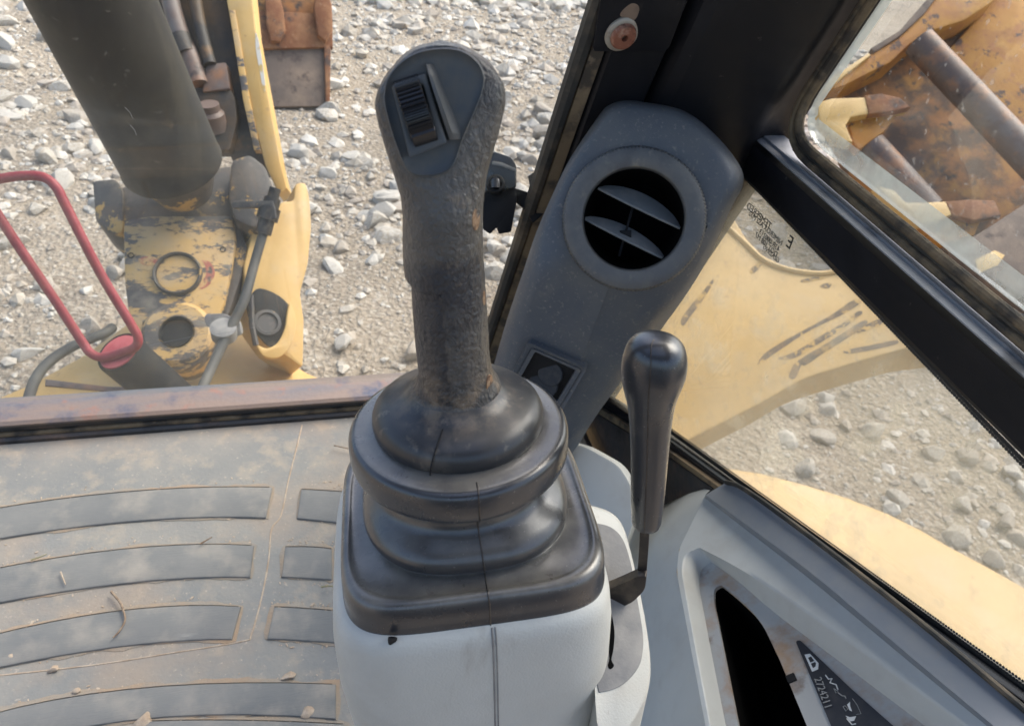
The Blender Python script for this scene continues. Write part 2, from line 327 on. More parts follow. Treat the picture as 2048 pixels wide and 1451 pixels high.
M['bolt'] = mk('rusty_bolt', (.26, .095, .055), .6, [((.42, .25, .18), 90, .5, .66), ((.10, .05, .035), 60, .58, .7)], [('n', 300, .4, .001)], metal=.2)
M['glassF'] = glassmat('windscreen_glass', (.50, .47, .41), [(3, .35, .7, .014, None), (160, .67, .72, .07, None), (9, .55, .8, .02, (1, 1, .3))], base=.004, gloss=.2)
M['glassL'] = glassmat('dirty_lower_glass', (.60, .55, .42), [(6, .35, .65, .14, None), (26, .58, .63, .14, None), (60, .60, .66, .10, None), (2.4, .45, .7, .13, None)], base=.04)
M['glassU'] = glassmat('upper_side_glass', (.52, .50, .47), [(4, .45, .75, .04, None), (130, .65, .70, .22, None), (16, .60, .72, .06, None)], base=.004, gloss=.2)
M['glassfilm'] = glassmat('edge_deposit', (.74, .76, .74), [(12, .30, .62, .40, None), (50, .4, .7, .2, None)], base=.12)

# ------------------------------------------------------------------ ground and stones
GZ = -1.05
def gz(x, y):
    return GZ + .05*noise.noise(V((x*.7, y*.7, 3))) + .02*noise.noise(V((x*2.6, y*2.6, 1)))
bm = B()
def axis(lo, hi, st, far):
    a = [lo+st*i for i in range(int((hi-lo)/st)+1)]
    return [-far, -far/4, -far/16, lo-3] + a + [hi+3, far/16, far/4, far]
xs, ys = axis(-4, 6, .1, 250), axis(-2, 9, .1, 250)
gv = [[bm.verts.new((x, y, gz(x, y) if -4.5 < x < 6.5 and -2.5 < y < 9.5 else GZ)) for x in xs] for y in ys]
for j in range(len(ys)-1):
    for i in range(len(xs)-1): bm.faces.new((gv[j][i], gv[j][i+1], gv[j+1][i+1], gv[j+1][i]))
ground = obj('ground', bm, M['ground'], ang=180, kind='structure')

def stone_bm(sub, seed):
    rnd = random.Random(seed); b = B(); bmesh.ops.create_icosphere(b, subdivisions=sub, radius=1)
    pl = []
    for k in range(8):
        n = V((rnd.gauss(0, 1), rnd.gauss(0, 1), rnd.gauss(0, 1))).normalized(); pl.append((n, rnd.uniform(.42, .80)))
    for v in b.verts:
        for n, d in pl:
            e = v.co.dot(n)-d
            if e > 0: v.co -= n*e*.97
        v.co *= 1.15+.16*noise.noise(v.co*1.7+V((seed, 0, 0)))
    return b
cand = []
rs = random.Random(11)
for k in range(27000):
    x, y = rs.uniform(-3.4, 5.6), rs.uniform(.55, 8.5)
    z = gz(x, y); u, v, d = proj(V((x, y, z)))
    if not (-120 < u < 2170 and -120 < v < 1350): continue
    far = .62+.23*max(0, d-1.5)
    r = .0105*far*math.exp(rs.gauss(.40, .70))
    if noise.noise(V((x*1.1, y*1.1, 8))) < .05 and rs.random() < .75: continue
    r = min(r, .052*far)
    cand.append((r/d, r, x, y, z))
for k in range(17000):
    x, y = rs.uniform(-3.2, 5.2), rs.uniform(.6, 8.0); z = gz(x, y); u, v, d = proj(V((x, y, z)))
    if not (-60 < u < 2110 and -60 < v < 1300): continue
    r = (.0045+.0022*max(0, d-1.5))*math.exp(rs.gauss(0, .35)); cand.append((r/d, r, x, y, z))
cand.sort(reverse=True)
stone_meshes = []
for k in range(36):
    b = stone_bm(2, k)
    for f in b.faces: f.smooth = True
    for e in b.edges:
        if len(e.link_faces) == 2 and e.calc_face_angle(0) > math.radians(20): e.smooth = False
    me = bpy.data.meshes.new('stone'); b.to_mesh(me); b.free(); me.materials.append(M[('stone', 'stone2', 'stone2', 'stone3', 'stone')[k % 5]]); stone_meshes.append(me)
for q, r, x, y, z in cand[:300]:
    o = bpy.data.objects.new('stone', rs.choice(stone_meshes)); COL.objects.link(o); o.parent = ground
    o.location = (x, y, z+r*rs.uniform(-.12, .36)); o.scale = (r*rs.uniform(.9, 1.35), r*rs.uniform(.75, 1.1), r*rs.uniform(.55, .85))
    o.rotation_euler = (rs.uniform(-.3, .3), rs.uniform(-.3, .3), rs.uniform(0, 6.3))
protos = []
for k in range(10):
    b = stone_bm(1, 100+k); protos.append(([v.co.copy() for v in b.verts], [[v.index for v in f.verts] for f in b.faces])); b.free()
for key, part in (('stone', 0), ('stone3', 1), ('stone2', 2)):
    vs, fs = [], []
    for i, (q, r, x, y, z) in enumerate(cand[300:]):
        if (i*7+i//5) % 3 != part: continue
        pv, pf = protos[rs.randrange(10)]
        mt = Matrix.Rotation(rs.uniform(0, 6.3), 3, 'Z') @ Matrix.Diagonal((r*rs.uniform(.9, 1.3), r*rs.uniform(.75, 1.1), r*rs.uniform(.5, .8)))
        n0 = len(vs); c = V((x, y, z+r*rs.uniform(-.1, .25)))
        vs += [mt @ p + c for p in pv]; fs += [[a+n0 for a in f] for f in pf]
    me = bpy.data.meshes.new('gravel'); me.from_pydata(vs, [], fs); me.materials.append(M[key])
    o = bpy.data.objects.new('gravel', me); COL.objects.link(o); o.parent = ground; o['kind'] = 'stuff'

# ------------------------------------------------------------------ cab floor and mat
def fl(u, v, z=0.0): return on(u, v, hplane(z))
YW = .947                                                    # windscreen foot
bm = B(); prism(bm, [V((-.75, -.35, -.012)), V((.47, -.35, -.012)), V((.47, YW+.06, -.012)), V((-.75, YW+.06, -.012))], (0, 0, 1), .05)
obj('floor', bm, M['floorstr'], kind='structure')
mat_o = thing('floor_mat', 'muddy grey rubber floor mat with raised curved pads', 'floor mat', V((-.1, .5, 0)))
bm = B(); prism(bm, [V((-.74, -.34, .004)), V((.455, -.34, .004)), V((.455, YW+.02, .004)), V((-.74, YW+.02, .004))], (0, 0, 1), .014, .003)
obj('mat_sheet', bm, M['mat'], mat_o)
MP = hplane(.0078)
def arc(p0, p1, p2, n=10):
    # quadratic through three points, from p0 to p2
    c = V(p1)*2-(V(p0)+V(p2))*.5; return [V(p0)*(1-t)**2+c*2*t*(1-t)+V(p2)*t*t for t in [i/n for i in range(n+1)]]
pads = [
    (arc((-90, 1030), (240, 983), (545, 973)), arc((532, 1034), (240, 1043), (-90, 1092))),
    (arc((602, 977), (660, 980), (720, 985)), arc((720, 1050), (660, 1042), (594, 1035))),
    (arc((-90, 1152), (240, 1097), (508, 1089)), arc((500, 1153), (240, 1166), (-90, 1221))),
    (arc((570, 1092), (620, 1092), (664, 1096)), arc((664, 1158), (620, 1155), (563, 1152))),
    (arc((-90, 1288), (220, 1222), (482, 1211)), arc((464, 1277), (220, 1294), (-90, 1352))),
    (arc((548, 1212), (600, 1214), (700, 1222)), arc((700, 1286), (600, 1279), (534, 1276))),
    (arc((-90, 1448), (250, 1377), (672, 1366)), arc((672, 1436), (250, 1440), (-90, 1530))),
    (arc((290, 1440), (480, 1438), (690, 1446)), arc((690, 1530), (480, 1520), (270, 1530)))]
for top, bot in pads:
    pr_ = sight(list(top)+list(bot), MP); cen_ = sum(pr_, V((0, 0, 0)))/len(pr_)
    bm = B(); prism(bm, pr_, (0, 0, 1), .006, .0026)
    obj('tread_pad', bm, M['pad'], mat_o)
    E = sight(list(top)+list(bot), hplane(.0046)); ring_o = []
    E2 = []
    for i in range(len(E)):
        for t in (0, .25, .5, .75): E2.append(E[i].lerp(E[(i+1) % len(E)], t))
    for i, p in enumerate(E2):
        d = (E2[(i+1) % len(E2)]-E2[i-1]).normalized(); nn = V((d.y, -d.x, 0))
        if nn.dot(p-cen_) < 0 and abs(nn.y) > .5: nn = -nn
        if abs(nn.y) <= .5: nn = V((math.copysign(1, p.x-cen_.x), 0, 0))
        ring_o.append(p+nn*max(.0008, .0036+.0052*noise.noise(p*26)+.003*noise.noise(p*95)))
    bm = B(); ring_prism(bm, ring_o, [p*.98+cen_*.02+V((0, 0, .0012)) for p in E2], (0, 0, 1), .001)
    obj('dirt_edge', bm, M['claydust'], mat_o, kind='stuff')
# moulding seam on the mat
bm = B(); tube(bm, sight(cr([(604, 850), (592, 900), (577, 960), (562, 1030), (543, 1058), (537, 1120), (524, 1190), (503, 1266), (484, 1282), (350, 1304), (180, 1330), (-60, 1356)], 5, False), hplane(.0038)), .0012, 6)
obj('seam', bm, M['crust'], mat_o)
# grime along the pad edges and crumbs
bm = B(); rr = random.Random(3)
for k in range(700):
    top, bot = pads[rr.randrange(len(pads))]; e = rr.choice((top, top, bot)); i = rr.randrange(len(e)-1); t = rr.random()
    p = e[i]*(1-t)+e[i+1]*t; q = fl(p[0]+rr.gauss(0, 6), p[1]+rr.gauss(-5, 7) if e is top else p[1]+rr.gauss(6, 7), .0046)
    s = abs(rr.gauss(0, .0005))+.0003
    b = B(); bmesh.ops.create_icosphere(b, subdivisions=1, radius=s); bmesh.ops.transform(b, matrix=Matrix.Translation(q) @ Matrix.Rotation(rr.uniform(0, 6), 4, 'Z') @ Matrix.Diagonal((rr.uniform(1, 2.6), 1, .5, 1)), verts=b.verts); merge(bm, b)
obj('mud_crumbs', bm, M['crust'], mat_o, kind='stuff')
def lump(name, u, v, s, label, mat='crust', z=.006):
    c = fl(u, v, z); b = stone_bm(2, int(u*3+v)); bmesh.ops.transform(b, matrix=Matrix.Translation(c) @ Matrix.Diagonal((s*1.2, s*.9, s*.6, 1)), verts=b.verts)
    return obj(name, b, M[mat], None, c, label=label, category='mud clod', group='mud clods on the floor mat')
lump('mud_clod', 25, 1311, .004, 'small mud clod on the second lowest pad at the left edge of the mat')
lump('mud_clod', 107, 1338, .006, 'brown mud clod lying on the mat seam left of centre')
lump('mud_clod', 577, 1352, .0065, 'crumbly tan mud clod beside the grey console above the lowest pad')
lump('mud_clod', 612, 1422, .008, 'tan mud clod on the wide pad close to the console')
lump('mud_clod', 285, 1443, .011, 'largest flattened mud clod on the wide lowest pad')
lump('mud_clod', 153, 1380, .004, 'little dark mud clod between seam and lowest wide pad')
def twig(pts, r, label, mat='twig', z=.0125, name='twig', cat='twig', group='bits of dry plant on the floor mat'):
    bm = B(); P = sight(cr(pts, 5, False), hplane(z)); tube(bm, P, [r*(1-.5*i/len(P)) for i in range(len(P))], 7)
    return obj(name, bm, M[mat], None, P[0].copy(), label=label, category=cat, group=group)
twig([(222, 1182), (240, 1204), (247, 1222), (250, 1240), (238, 1262), (226, 1274)], .0017, 'curved brown twig lying across a mat pad')
twig([(400, 1087), (412, 1080), (424, 1073)], .0013, 'short dark twig at the edge of the second pad row')
twig([(62, 1119), (80, 1113), (94, 1107)], .0010, 'thin straw piece between the pads near the left edge', 'leaf')
twig([(668, 890), (690, 895), (712, 900)], .0011, 'thin dark twig beside the black boot below the front rail')
twig([(642, 1173), (655, 1171), (668, 1172)], .0013, 'green bit of leaf beside the grey console', 'leaf')
twig([(121, 1143), (126, 1156), (131, 1168)], .0012, 'orange clay streak chip on the second pad row', 'crust')

# ------------------------------------------------------------------ windscreen, its rail
LEAN = math.tan(math.radians(20))
WN = V((0, -1, -LEAN)).normalized()                          # faces the operator
WS = (V((0, YW, .04)), V((0, -1, -LEAN)).normalized())
ws = thing('windscreen', 'dusty front windscreen pane above the rusty bottom rail', 'windscreen', V((0, YW, .04)))
bm = B(); prism(bm, sight([(-260, 818), (690, 765), (980, 752), (1205, -60), (-420, -60)], WS), WS[1], .006)
obj('pane', bm, M['glassF'], ws, smooth=False)
# fine scratches on the pane
bm = B(); rr = random.Random(5)
WSi = (WS[0]+WS[1]*.0006, WS[1])
for (u, v, a, l) in [(690, 745, -50, 60), (640, 690, -60, 40), (300, 690, -12, 120), (420, 670, -10, 90), (250, 215, 55, 26), (260, 250, 58, 24), (650, 520, 70, 30), (390, 640, 20, 40)]:
    a = math.radians(a); tube(bm, sight([(u, v), (u+l*math.cos(a)*.5+3, v+l*math.sin(a)*.5), (u+l*math.cos(a), v+l*math.sin(a))], WSi), .00022, 5)
obj('scratch', bm, M['louver'], ws, kind='stuff')

rail = thing('windscreen_rail', 'rusty blue and brown bottom rail of the front windscreen', 'window rail', V((0, YW, 0)))
def sweep(name, prof, x0, x1, mat, parent, n=24):
    """profile (y, z) along X, with slight waviness"""
    bm = B(); rings = []
    for i in range(n+1):
        x = x0+(x1-x0)*i/n
        rings.append([V((x, y, z)) for y, z in prof])
    loft(bm, rings); return obj(name, bm, mat, parent, ang=25)
Q0 = fl(0, 886); Q1 = fl(760, 840)
yq = (Q0.y+Q1.y)/2
sweep('lower_channel', [(yq, -.01), (yq, .010), (yq+.004, .013), (yq+.03, .013), (yq+.03, -.01)], -.8, .50, M['rustblack'], rail)
sweep('rubber_strip', [(yq+.0061, .0132), (yq+.0061, .0165), (yq+.009, .019), (yq+.028, .019), (yq+.028, .0132)], -.8, .50, M['sealbrown'], rail)
sweep('inner_channel', [(yq+.012, .0192), (yq+.012, .030), (yq+.05, .030), (yq+.05, .0192)], -.8, .50, M['rustblack'], rail)
sweep('top_rail', [(yq+.008, .0305), (yq+.006, .036), (yq+.011, .040), (yq+.036, .044), (yq+.062, .042), (yq+.062, .0305)], -.8, .32, M['bluerust'], rail)

# ------------------------------------------------------------------ right pillar
PD = V((0, -LEAN, 1)).normalized()
def wx(u, v, x):
    r = ray(u, v); return CAM + r*(x/r.x)
pil = thing('cab_pillar', 'glossy black front corner pillar of the cab behind the air vent', 'pillar', V((.40, YW-.05, 0)))
def ysc(z): return YW-LEAN*(z-.04)
def pil_sweep(name, prof, mat, z0=-.03, z1=1.15, ang=25):
    bm = B(); loft(bm, [[V((x, ysc(z)+dy, z)) for x, dy in prof] for z in (z0, .2, .5, .8, z1)])
    return obj(name, bm, mat, pil, ang=ang)
pil_sweep('weather_strip', [(.268, .0), (.268, -.010), (.273, -.014), (.279, -.014), (.281, -.008), (.281, 0)], M['rubber'])
pil_sweep('edge_strip', [(.2815, .0), (.2815, -.013), (.2935, -.016), (.2955, -.010), (.2955, 0)], M['sealbrown'])
pil_sweep('inner_lip', [(.296, .02), (.296, -.012), (.300, -.018), (.350, -.026), (.354, -.020), (.354, .02)], M['pillar'])
pil_sweep('pillar_panel', [(.3545, .02), (.3545, -.008), (.362, -.034), (.372, -.042), (.465, -.060), (.480, -.058), (.492, -.050), (.505, -.048), (.53, -.048), (.53, .02)], M['pillar'])
# latch plate and bolt
PP = plane(V((.325, ysc(.7)-.023, .7)), V((-.15, -1, -LEAN)))
PP = (PP[0]+PP[1]*.004, PP[1])
plt = thing('latch_plate', 'black steel plate with slotted hole bolted to the pillar top', 'plate', on(1270, 60, PP))
bm = B(); prism(bm, sight(rp([(1215, -90), (1410, -90), (1336, 104), (1185, 104)], [0, 0, 14, 8]), PP), PP[1], .006, .0012)
obj('plate', bm, M['pillar'], plt)
bm = B(); prism(bm, sight(cr([(1240, 30), (1262, 8), (1278, 14), (1274, 34), (1262, 42)], 5), (PP[0]+PP[1]*.0003, PP[1])), PP[1], .002)
obj('slot', bm, M['rustdark'], plt)
cb = on(1243, 67, PP); k = (cb-CAM).dot(D_)/F
wa = (PP[1]+V((.22, 0, .1))).normalized()
bolt = thing('bolt', 'rusty hex socket bolt with pale washer on the black pillar plate', 'bolt', cb)
bm = B(); lathe(bm, cb, wa, [(0, 36*k), (.002, 36*k), (.0032, 34*k), (.004, 29*k), (.004, 22*k)], 28); obj('washer', bm, M['washer'], bolt)
bm = B(); lathe(bm, cb, wa, [(.003, 27*k), (.006, 27*k), (.0085, 24*k), (.0088, 20*k), (.0088, 7*k), (.004, 6.5*k)], 28)
obj('bolt_head', bm, M['bolt'], bolt)

# ------------------------------------------------------------------ right wall: bar, upper window, lower pane, sill
XW = .50
WP = plane((XW, 0, 0), (-1, 0, 0))
def wl(u, v, dx=0.0): return wx(u, v, XW+dx)
bar = thing('window_rail', 'black steel rail between the upper and lower side windows', 'window rail', wl(1760, 600))
def strip_on_wall(name, lineA, lineB, x_front, thick, mat, parent, bev=.003, n=8):
    """a long strip on the right wall; edges sighted as two image lines"""
    pts = [wx(*p, x_front) for p in lineA]+[wx(*p, x_front) for p in reversed(lineB)]
    bm = B(); prism(bm, pts, (-1, 0, 0), thick, bev); return obj(name, bm, mat, parent)
zl = [wl(1494, 350).z, wl(2032, 900).z]; print('bar z', zl, wl(1610, 350).z, wl(2048, 747).z, wl(1647, 350).z, wl(1693, 350).z, wl(2048, 636).z, wl(1529, 255))
ya, yb = wl(2200, 1100).y, wl(1480, 330).y+.02
zb = sum(zl)/2
zt = (wl(1610, 350).z+wl(2048, 747).z)/2
zc = (wl(1640, 350).z+wl(2048, 715).z)/2
zg = (wl(1690, 350).z+wl(2048, 640).z)/2
def ybar(name, prof, mat, y0=ya-.3, y1=yb, parent=bar):
    bm = B(); loft(bm, [[V((x, y0+(y1-y0)*i/6, z)) for x, z in prof] for i in range(7)]); return obj(name, bm, mat, parent, ang=25)
print('zb,zt,zc,zg', zb, zt, zc, zg)
ybar('rail_body', [(XW+.03, zb), (XW-.004, zb), (XW-.006, zb+.004), (XW-.006, zb+(zt-zb)*.42), (XW-.011, zb+(zt-zb)*.46), (XW-.011, zb+(zt-zb)*.72), (XW-.016, zb+(zt-zb)*.76), (XW-.016, zt-.002), (XW+.03, zt-.002)], M['pillar'])
ybar('bright_edge', [(XW+.02, zt+.004), (XW-.012, zt+.004), (XW-.016, zt+.006), (XW-.016, zt+(zc-zt)*.5), (XW-.012, zt+(zc-zt)*.62), (XW-.006, zt+(zc-zt)*.66), (XW-.006, zc-.001), (XW+.02, zc-.001)], M['chrome'])
uw = thing('side_window', 'upper right side window with dirty edge seal and rounded corner', 'window', wl(1800, 300))
# opening outline: front edge runs parallel to the pillar, bottom edge along the rail
yc0 = wl(1602, 190).y
def sidepath(off, r=.05):
    """points (y, z) of the opening's edge, off = inset from the glass edge"""
    zbot = zg-off; lean = LEAN
    y0 = wl(1595, 205).y+off*1.05
    top = V((y0-lean*.6, zbot+.6)); cor = V((y0, zbot)); end = V((ya-.3, zbot))
    return rp([top, cor, end], [0, r+off, 0], 8)
def sidetube(name, off, rad, x, mat, parent=uw):
    bm = B(); tube(bm, [V((x, p.x, p.y)) for p in sidepath(off)], rad, 10); return obj(name, bm, mat, parent)
hh = (zg-zc)
sidetube('seal_lip', hh*.22, hh*.24, XW+.002, M['sealbrown'])
sidetube('seal_groove', hh*.50, hh*.20, XW+.004, M['rubber'])
sidetube('outer_seal', hh*.80, hh*.20, XW+.001, M['sealbrown'])
pth = sidepath(-.001)
bm = B(); prism(bm, [V((XW+.009, p.x, p.y)) for p in pth]+[V((XW+.009, ya-.3, zg+.7))], (-1, 0, 0), .005)
obj('pane', bm, M['glassU'], uw, smooth=False)
p1, p2 = sidepath(-.001), sidepath(-.022, .03)
bm = B(); v1 = [bm.verts.new((XW+.0075, p.x, p.y)) for p in p1]; v2 = [bm.verts.new((XW+.0075, p.x+.002*math.sin(i*2.3), p.y+.003*math.sin(i*1.7))) for i, p in enumerate(p2)]
for i in range(len(p1)-1): bm.faces.new((v1[i], v1[i+1], v2[i+1], v2[i]))
bmesh.ops.solidify(bm, geom=bm.faces[:], thickness=.0004)
obj('edge_deposit', bm, M['glassfilm'], uw, smooth=False)

lw = thing('lower_side_pane', 'dirty lower right side pane with dotted black border and small print', 'window', wl(1650, 700))
LX = XW+.008
lower = [(1470, 330), (1494, 350), (2032, 900), (2120, 990), (2120, 1452), (2048, 1400), (1343, 883), (1120, 735)]
bm = B(); prism(bm, [wx(*p, LX) for p in lower], (-1, 0, 0), .005); obj('pane', bm, M['glassL'], lw, smooth=False)
def dots(a, b, n, rows, parent, off):
    """printed dot border: rows of shrinking dots"""
    bm = B(); A, Bb = wx(*a, LX-.0006), wx(*b, LX-.0006); t = (Bb-A).normalized(); nn = V((-1, 0, 0)).cross(t).normalized()*off
    for r_ in range(rows):
        rad = (.0021, .0017, .0012)[r_]
        for i in range(n):
            c = A.lerp(Bb, (i+.5*(r_ % 2))/n)+nn*(.001+r_*.0031)
            bm.faces.new([bm.verts.new(c+t*rad*math.cos(q*1.0472)+nn.normalized()*rad*math.sin(q*1.0472)) for q in range(6)])
    r2 = bmesh.ops.extrude_face_region(bm, geom=bm.faces[:]); bmesh.ops.translate(bm, verts=[e for e in r2['geom'] if isinstance(e, bmesh.types.BMVert)], vec=(.0004, 0, 0))
    return obj('printed_dots', bm, M['etch'], parent, smooth=False, kind='stuff')
dots((1300, 836), (2110, 1427), 240, 3, lw, 1)
dots((1494, 351), (2056, 928), 150, 2, lw, -1)
def text(s, u, v, size, mat, parent, P, xdir, off=.0008, mirror=False, name='lettering', ext=.0002):
    cu = bpy.data.curves.new(name, 'FONT'); cu.body = s; cu.size = size; cu.extrude = ext; cu.align_x = 'LEFT'
    o = bpy.data.objects.new(name, cu); COL.objects.link(o); cu.materials.append(mat)
    n = P[1]; x = (xdir-n*xdir.dot(n)).normalized(); y = n.cross(x)
    if mirror: x = -x
    mm = Matrix((x, y, n)).transposed().to_4x4(); mm.translation = on(u, v, P)+n*off
    top = parent
    while top.parent is not None: top = top.parent
    dg = bpy.context.evaluated_depsgraph_get(); dg.update(); me = bpy.data.meshes.new_from_object(o.evaluated_get(dg)); me.name = name
    if not me.materials: me.materials.append(mat)
    bpy.data.objects.remove(o); bpy.data.curves.remove(cu)
    o = bpy.data.objects.new(name, me); COL.objects.link(o)
    o.parent = parent; o.matrix_basis = Matrix.Translation(-V(top['o'])) @ mm
    return o
LP = (V((LX, 0, 0)), V((-1, 0, 0)))
tdir = (wx(1520, 500, LX)-wx(1490, 415, LX))
for i, (s, u, v) in enumerate([('TEMPERED', 1490, 412), ('AS2 M32', 1503, 432), ('43R-000213', 1541, 452), ('NIMEROX 02', 1550, 476), ('DOT 108 M7', 1540, 490), ('AGC22 CRL', 1545, 505)]):
    pass
tx = (wx(1548, 470, LX)-wx(1487, 412, LX)).normalized()
for s, u, v, sz in [('TEMPERED', 1541, 460, .0115), ('NIMEROX AS2 M32', 1564, 492, .0088), ('43R-000213', 1558, 504, .0088), ('DOT 108 M7', 1554, 515, .0088), ('GLAZING', 1558, 527, .008)]:
    o = text(s, u, v, sz, M['etchgrey'], lw, LP, -tx, .0008)
    o.matrix_basis = o.matrix_basis @ Matrix.Rotation(0, 4, 'Z') @ Matrix.Diagonal((1, -1, 1, 1))
o = text('E', 1582, 500, .020, M['etch'], lw, LP, -tx, .0008); o.matrix_basis = o.matrix_basis @ Matrix.Diagonal((1, -1, 1, 1))

# sill
sill = thing('window_sill', 'black channel sill under the lower side pane beside the grey panel', 'window sill', wl(1400, 960))
bm = B(); prism(bm, [wx(*p, XW-.004) for p in [(1060, 700), (1343, 884), (2048, 1401), (2110, 1447), (2110, 1470), (2048, 1424), (1343, 905), (1050, 722)]], (-1, 0, 0), .02, .002); obj('glazing_edge', bm, M['gloss'], sill)
bm = B(); prism(bm, [wx(*p, XW-.012) for p in [(1050, 723), (1343, 905.5), (1470, 996), (1465, 1004), (1343, 917), (1045, 736)]], (-1, 0, 0), .03, .002); obj('seal_lip', bm, M['sealbrown'], sill)
bm = B(); prism(bm, [wx(*p, XW-.008) for p in [(1045, 737), (1343, 918), (1462, 1001), (1420, 1060), (1330, 1060), (1240, 1010), (1200, 930), (1100, 880), (1000, 800)]], (-1, 0, 0), .03, .003); obj('channel', bm, M['rustblack'], sill)

# ------------------------------------------------------------------ unseen cab roof with open hatch and back wall, added to block overhead sky light
cr_ = thing('unseen_cab_roof', 'unseen dark lined cab roof with open hatch, added to block overhead sky', 'roof', V((-.12, .1, 1.42)))
for (x0, x1, y0, y1) in ((-.78, .56, .36, .62), (-.78, .56, -.85, -.28), (-.78, -.46, -.28, .36), (.26, .56, -.28, .36)):
    bm = B(); box(bm, V(((x0+x1)/2, (y0+y1)/2, 1.42)), V(((x1-x0)/2-.001, 0, 0)), V((0, (y1-y0)/2-.001, 0)), V((0, 0, .04)), .006); obj('roof_panel', bm, M['lining'], cr_)
bw = thing('unseen_back_wall', 'unseen dark lined lower back wall of the cab, added to block sky light', 'wall', V((-.12, -.83, .4)))
bm = B(); box(bm, V((-.12, -.83, .35)), V((.66, 0, 0)), V((0, .03, 0)), V((0, 0, .40)), .01); obj('wall_panel', bm, M['lining'], bw)

# ------------------------------------------------------------------ grey side panel with pocket and decal
A_ = wx(1411, 990, .475); B_ = wx(1990, 1451, .475); C_ = wx(1362, 1140, .40)
pn = (B_-A_).cross(C_-A_).normalized()
if pn.dot(CAM-A_) < 0: pn = -pn
SP = (A_, pn)
sp = thing('side_panel', 'light grey moulded side panel with open pocket and dark decal', 'panel', on(1450, 1100, SP))
ridge = [(1420, 1451), (1386, 1270), (1363, 1140), (1368, 1108), (1399, 1094), (1465, 1128), (1552, 1181), (1750, 1318), (1937, 1451), (2110, 1580), (1800, 1700), (1460, 1660)]
outer = [(1411, 1451), (1377, 1270), (1353, 1142), (1358, 1098), (1411, 988), (1500, 1052), (1620, 1140), (1820, 1310), (1985, 1449), (2200, 1622), (1850, 1760), (1420, 1700)]
inner = [(1452, 1451), (1420, 1290), (1398, 1170), (1402, 1136), (1424, 1124), (1475, 1160), (1545, 1222), (1690, 1330), (1830, 1435), (1990, 1560), (1780, 1650), (1480, 1640)]
hole = [(1477, 1451), (1449, 1310), (1427, 1200), (1428, 1176), (1442, 1168), (1470, 1190), (1520, 1236), (1560, 1320), (1614, 1451), (1660, 1560), (1600, 1620), (1500, 1610)]
def dense(a): return rp(a, [0, 60, 22, 14, 5, 40, 60, 0, 0, 0, 0, 0], 5)
SPi = (SP[0]-pn*.022, pn)
bm = B()
o1 = sight(dense(outer), SP); r1 = sight(dense(ridge), SP); i1 = sight(dense(inner), SPi); h1 = sight(dense(hole), SPi)
o0 = [p-pn*.12 for p in o1]
lip = [p*.92+q*.08-pn*.0008 for p, q in zip(r1, i1)]
rb = [p*.25+q*.75+pn*.0035 for p, q in zip(r1, i1)]
loft(bm, [o0, o1, [q+(p-q)*.10 for p, q in zip(o1, r1)], r1, lip, rb, i1], False, False)
obj('moulding', bm, M['panel'], sp, ang=75)
bm = B(); hb = [p-pn*.14 for p in h1]
loft(bm, [i1, h1, [p-pn*.004 for p in h1]], False, False)
obj('pocket_floor', bm, M['panelrust'], sp, ang=40)
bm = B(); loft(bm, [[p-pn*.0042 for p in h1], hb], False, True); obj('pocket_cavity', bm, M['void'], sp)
# small notch clip on the pocket edge
bm = B(); q = on(1583, 1356, SPi); e1 = (on(1600, 1395, SPi)-on(1575, 1340, SPi)).normalized()
box(bm, q+pn*.0004, e1*.0042, pn.cross(e1)*.0042, pn*.0012, .0003); obj('clip', bm, M['black'], sp)
# facet towards the floor, left of the pocket
FP = [(1420, 979), (1411, 988), (1358, 1098), (1353, 1142), (1377, 1270), (1411, 1451), (1430, 1560)]
FPl = [(1400, 1000), (1330, 1008), (1262, 1060), (1225, 1130), (1215, 1270), (1230, 1452), (1240, 1560)]
bm = B(); a1 = [on(*p, SP)-pn*.0005 for p in FP]; b1 = [on(p[0], p[1], (SP[0]-pn*.10+V((-.05, 0, 0)), (pn+V((-.45, -.1, 0))).normalized())) for p in FPl]
mid = [p*.7+q*.3+pn*.008 for p, q in zip(a1, b1)]
c1 = [p+V((0, 0, -.5)) for p in b1]
loft(bm, [a1, mid, b1, c1], False, False, closed=False)
obj('lower_moulding', bm, M['panel'], sp, ang=60)
# edge trim strip
T0 = [(1449, 966), (1490, 984), (1620, 1079), (1780, 1203), (1900, 1300), (2048, 1424), (2200, 1550)]
T1 = [(1411, 989), (1500, 1054), (1620, 1143), (1740, 1243), (1850, 1336), (1988, 1451), (2180, 1612)]
bm = B(); top = [wx(*p, XW-.010) for p in T0]; bot = [wx(*p, XW-.032) for p in T1]; back = [wx(*p, XW-.008)+V((0, 0, -.03)) for p in T1]; b2 = [p+V((.02, 0, -.02)) for p in top]
midt = [p*.25+q*.75+V((-.002, 0, .001)) for p, q in zip(top, bot)]
loft(bm, [cr(top, 4, False), cr(bot, 4, False), cr(back, 4, False), cr(b2, 4, False)], False, False, closed=False)
obj('edge_trim', bm, M['trim'], sp, ang=50)
bm = B(); tube(bm, cr([wx(*p, XW-.0105) for p in [(1452, 964), (1492, 979), (1622, 1073), (1782, 1197), (1902, 1294), (2050, 1418), (2200, 1542)]], 4, False), .0028, 8); obj('trim_bead', bm, M['rubber'], sp)
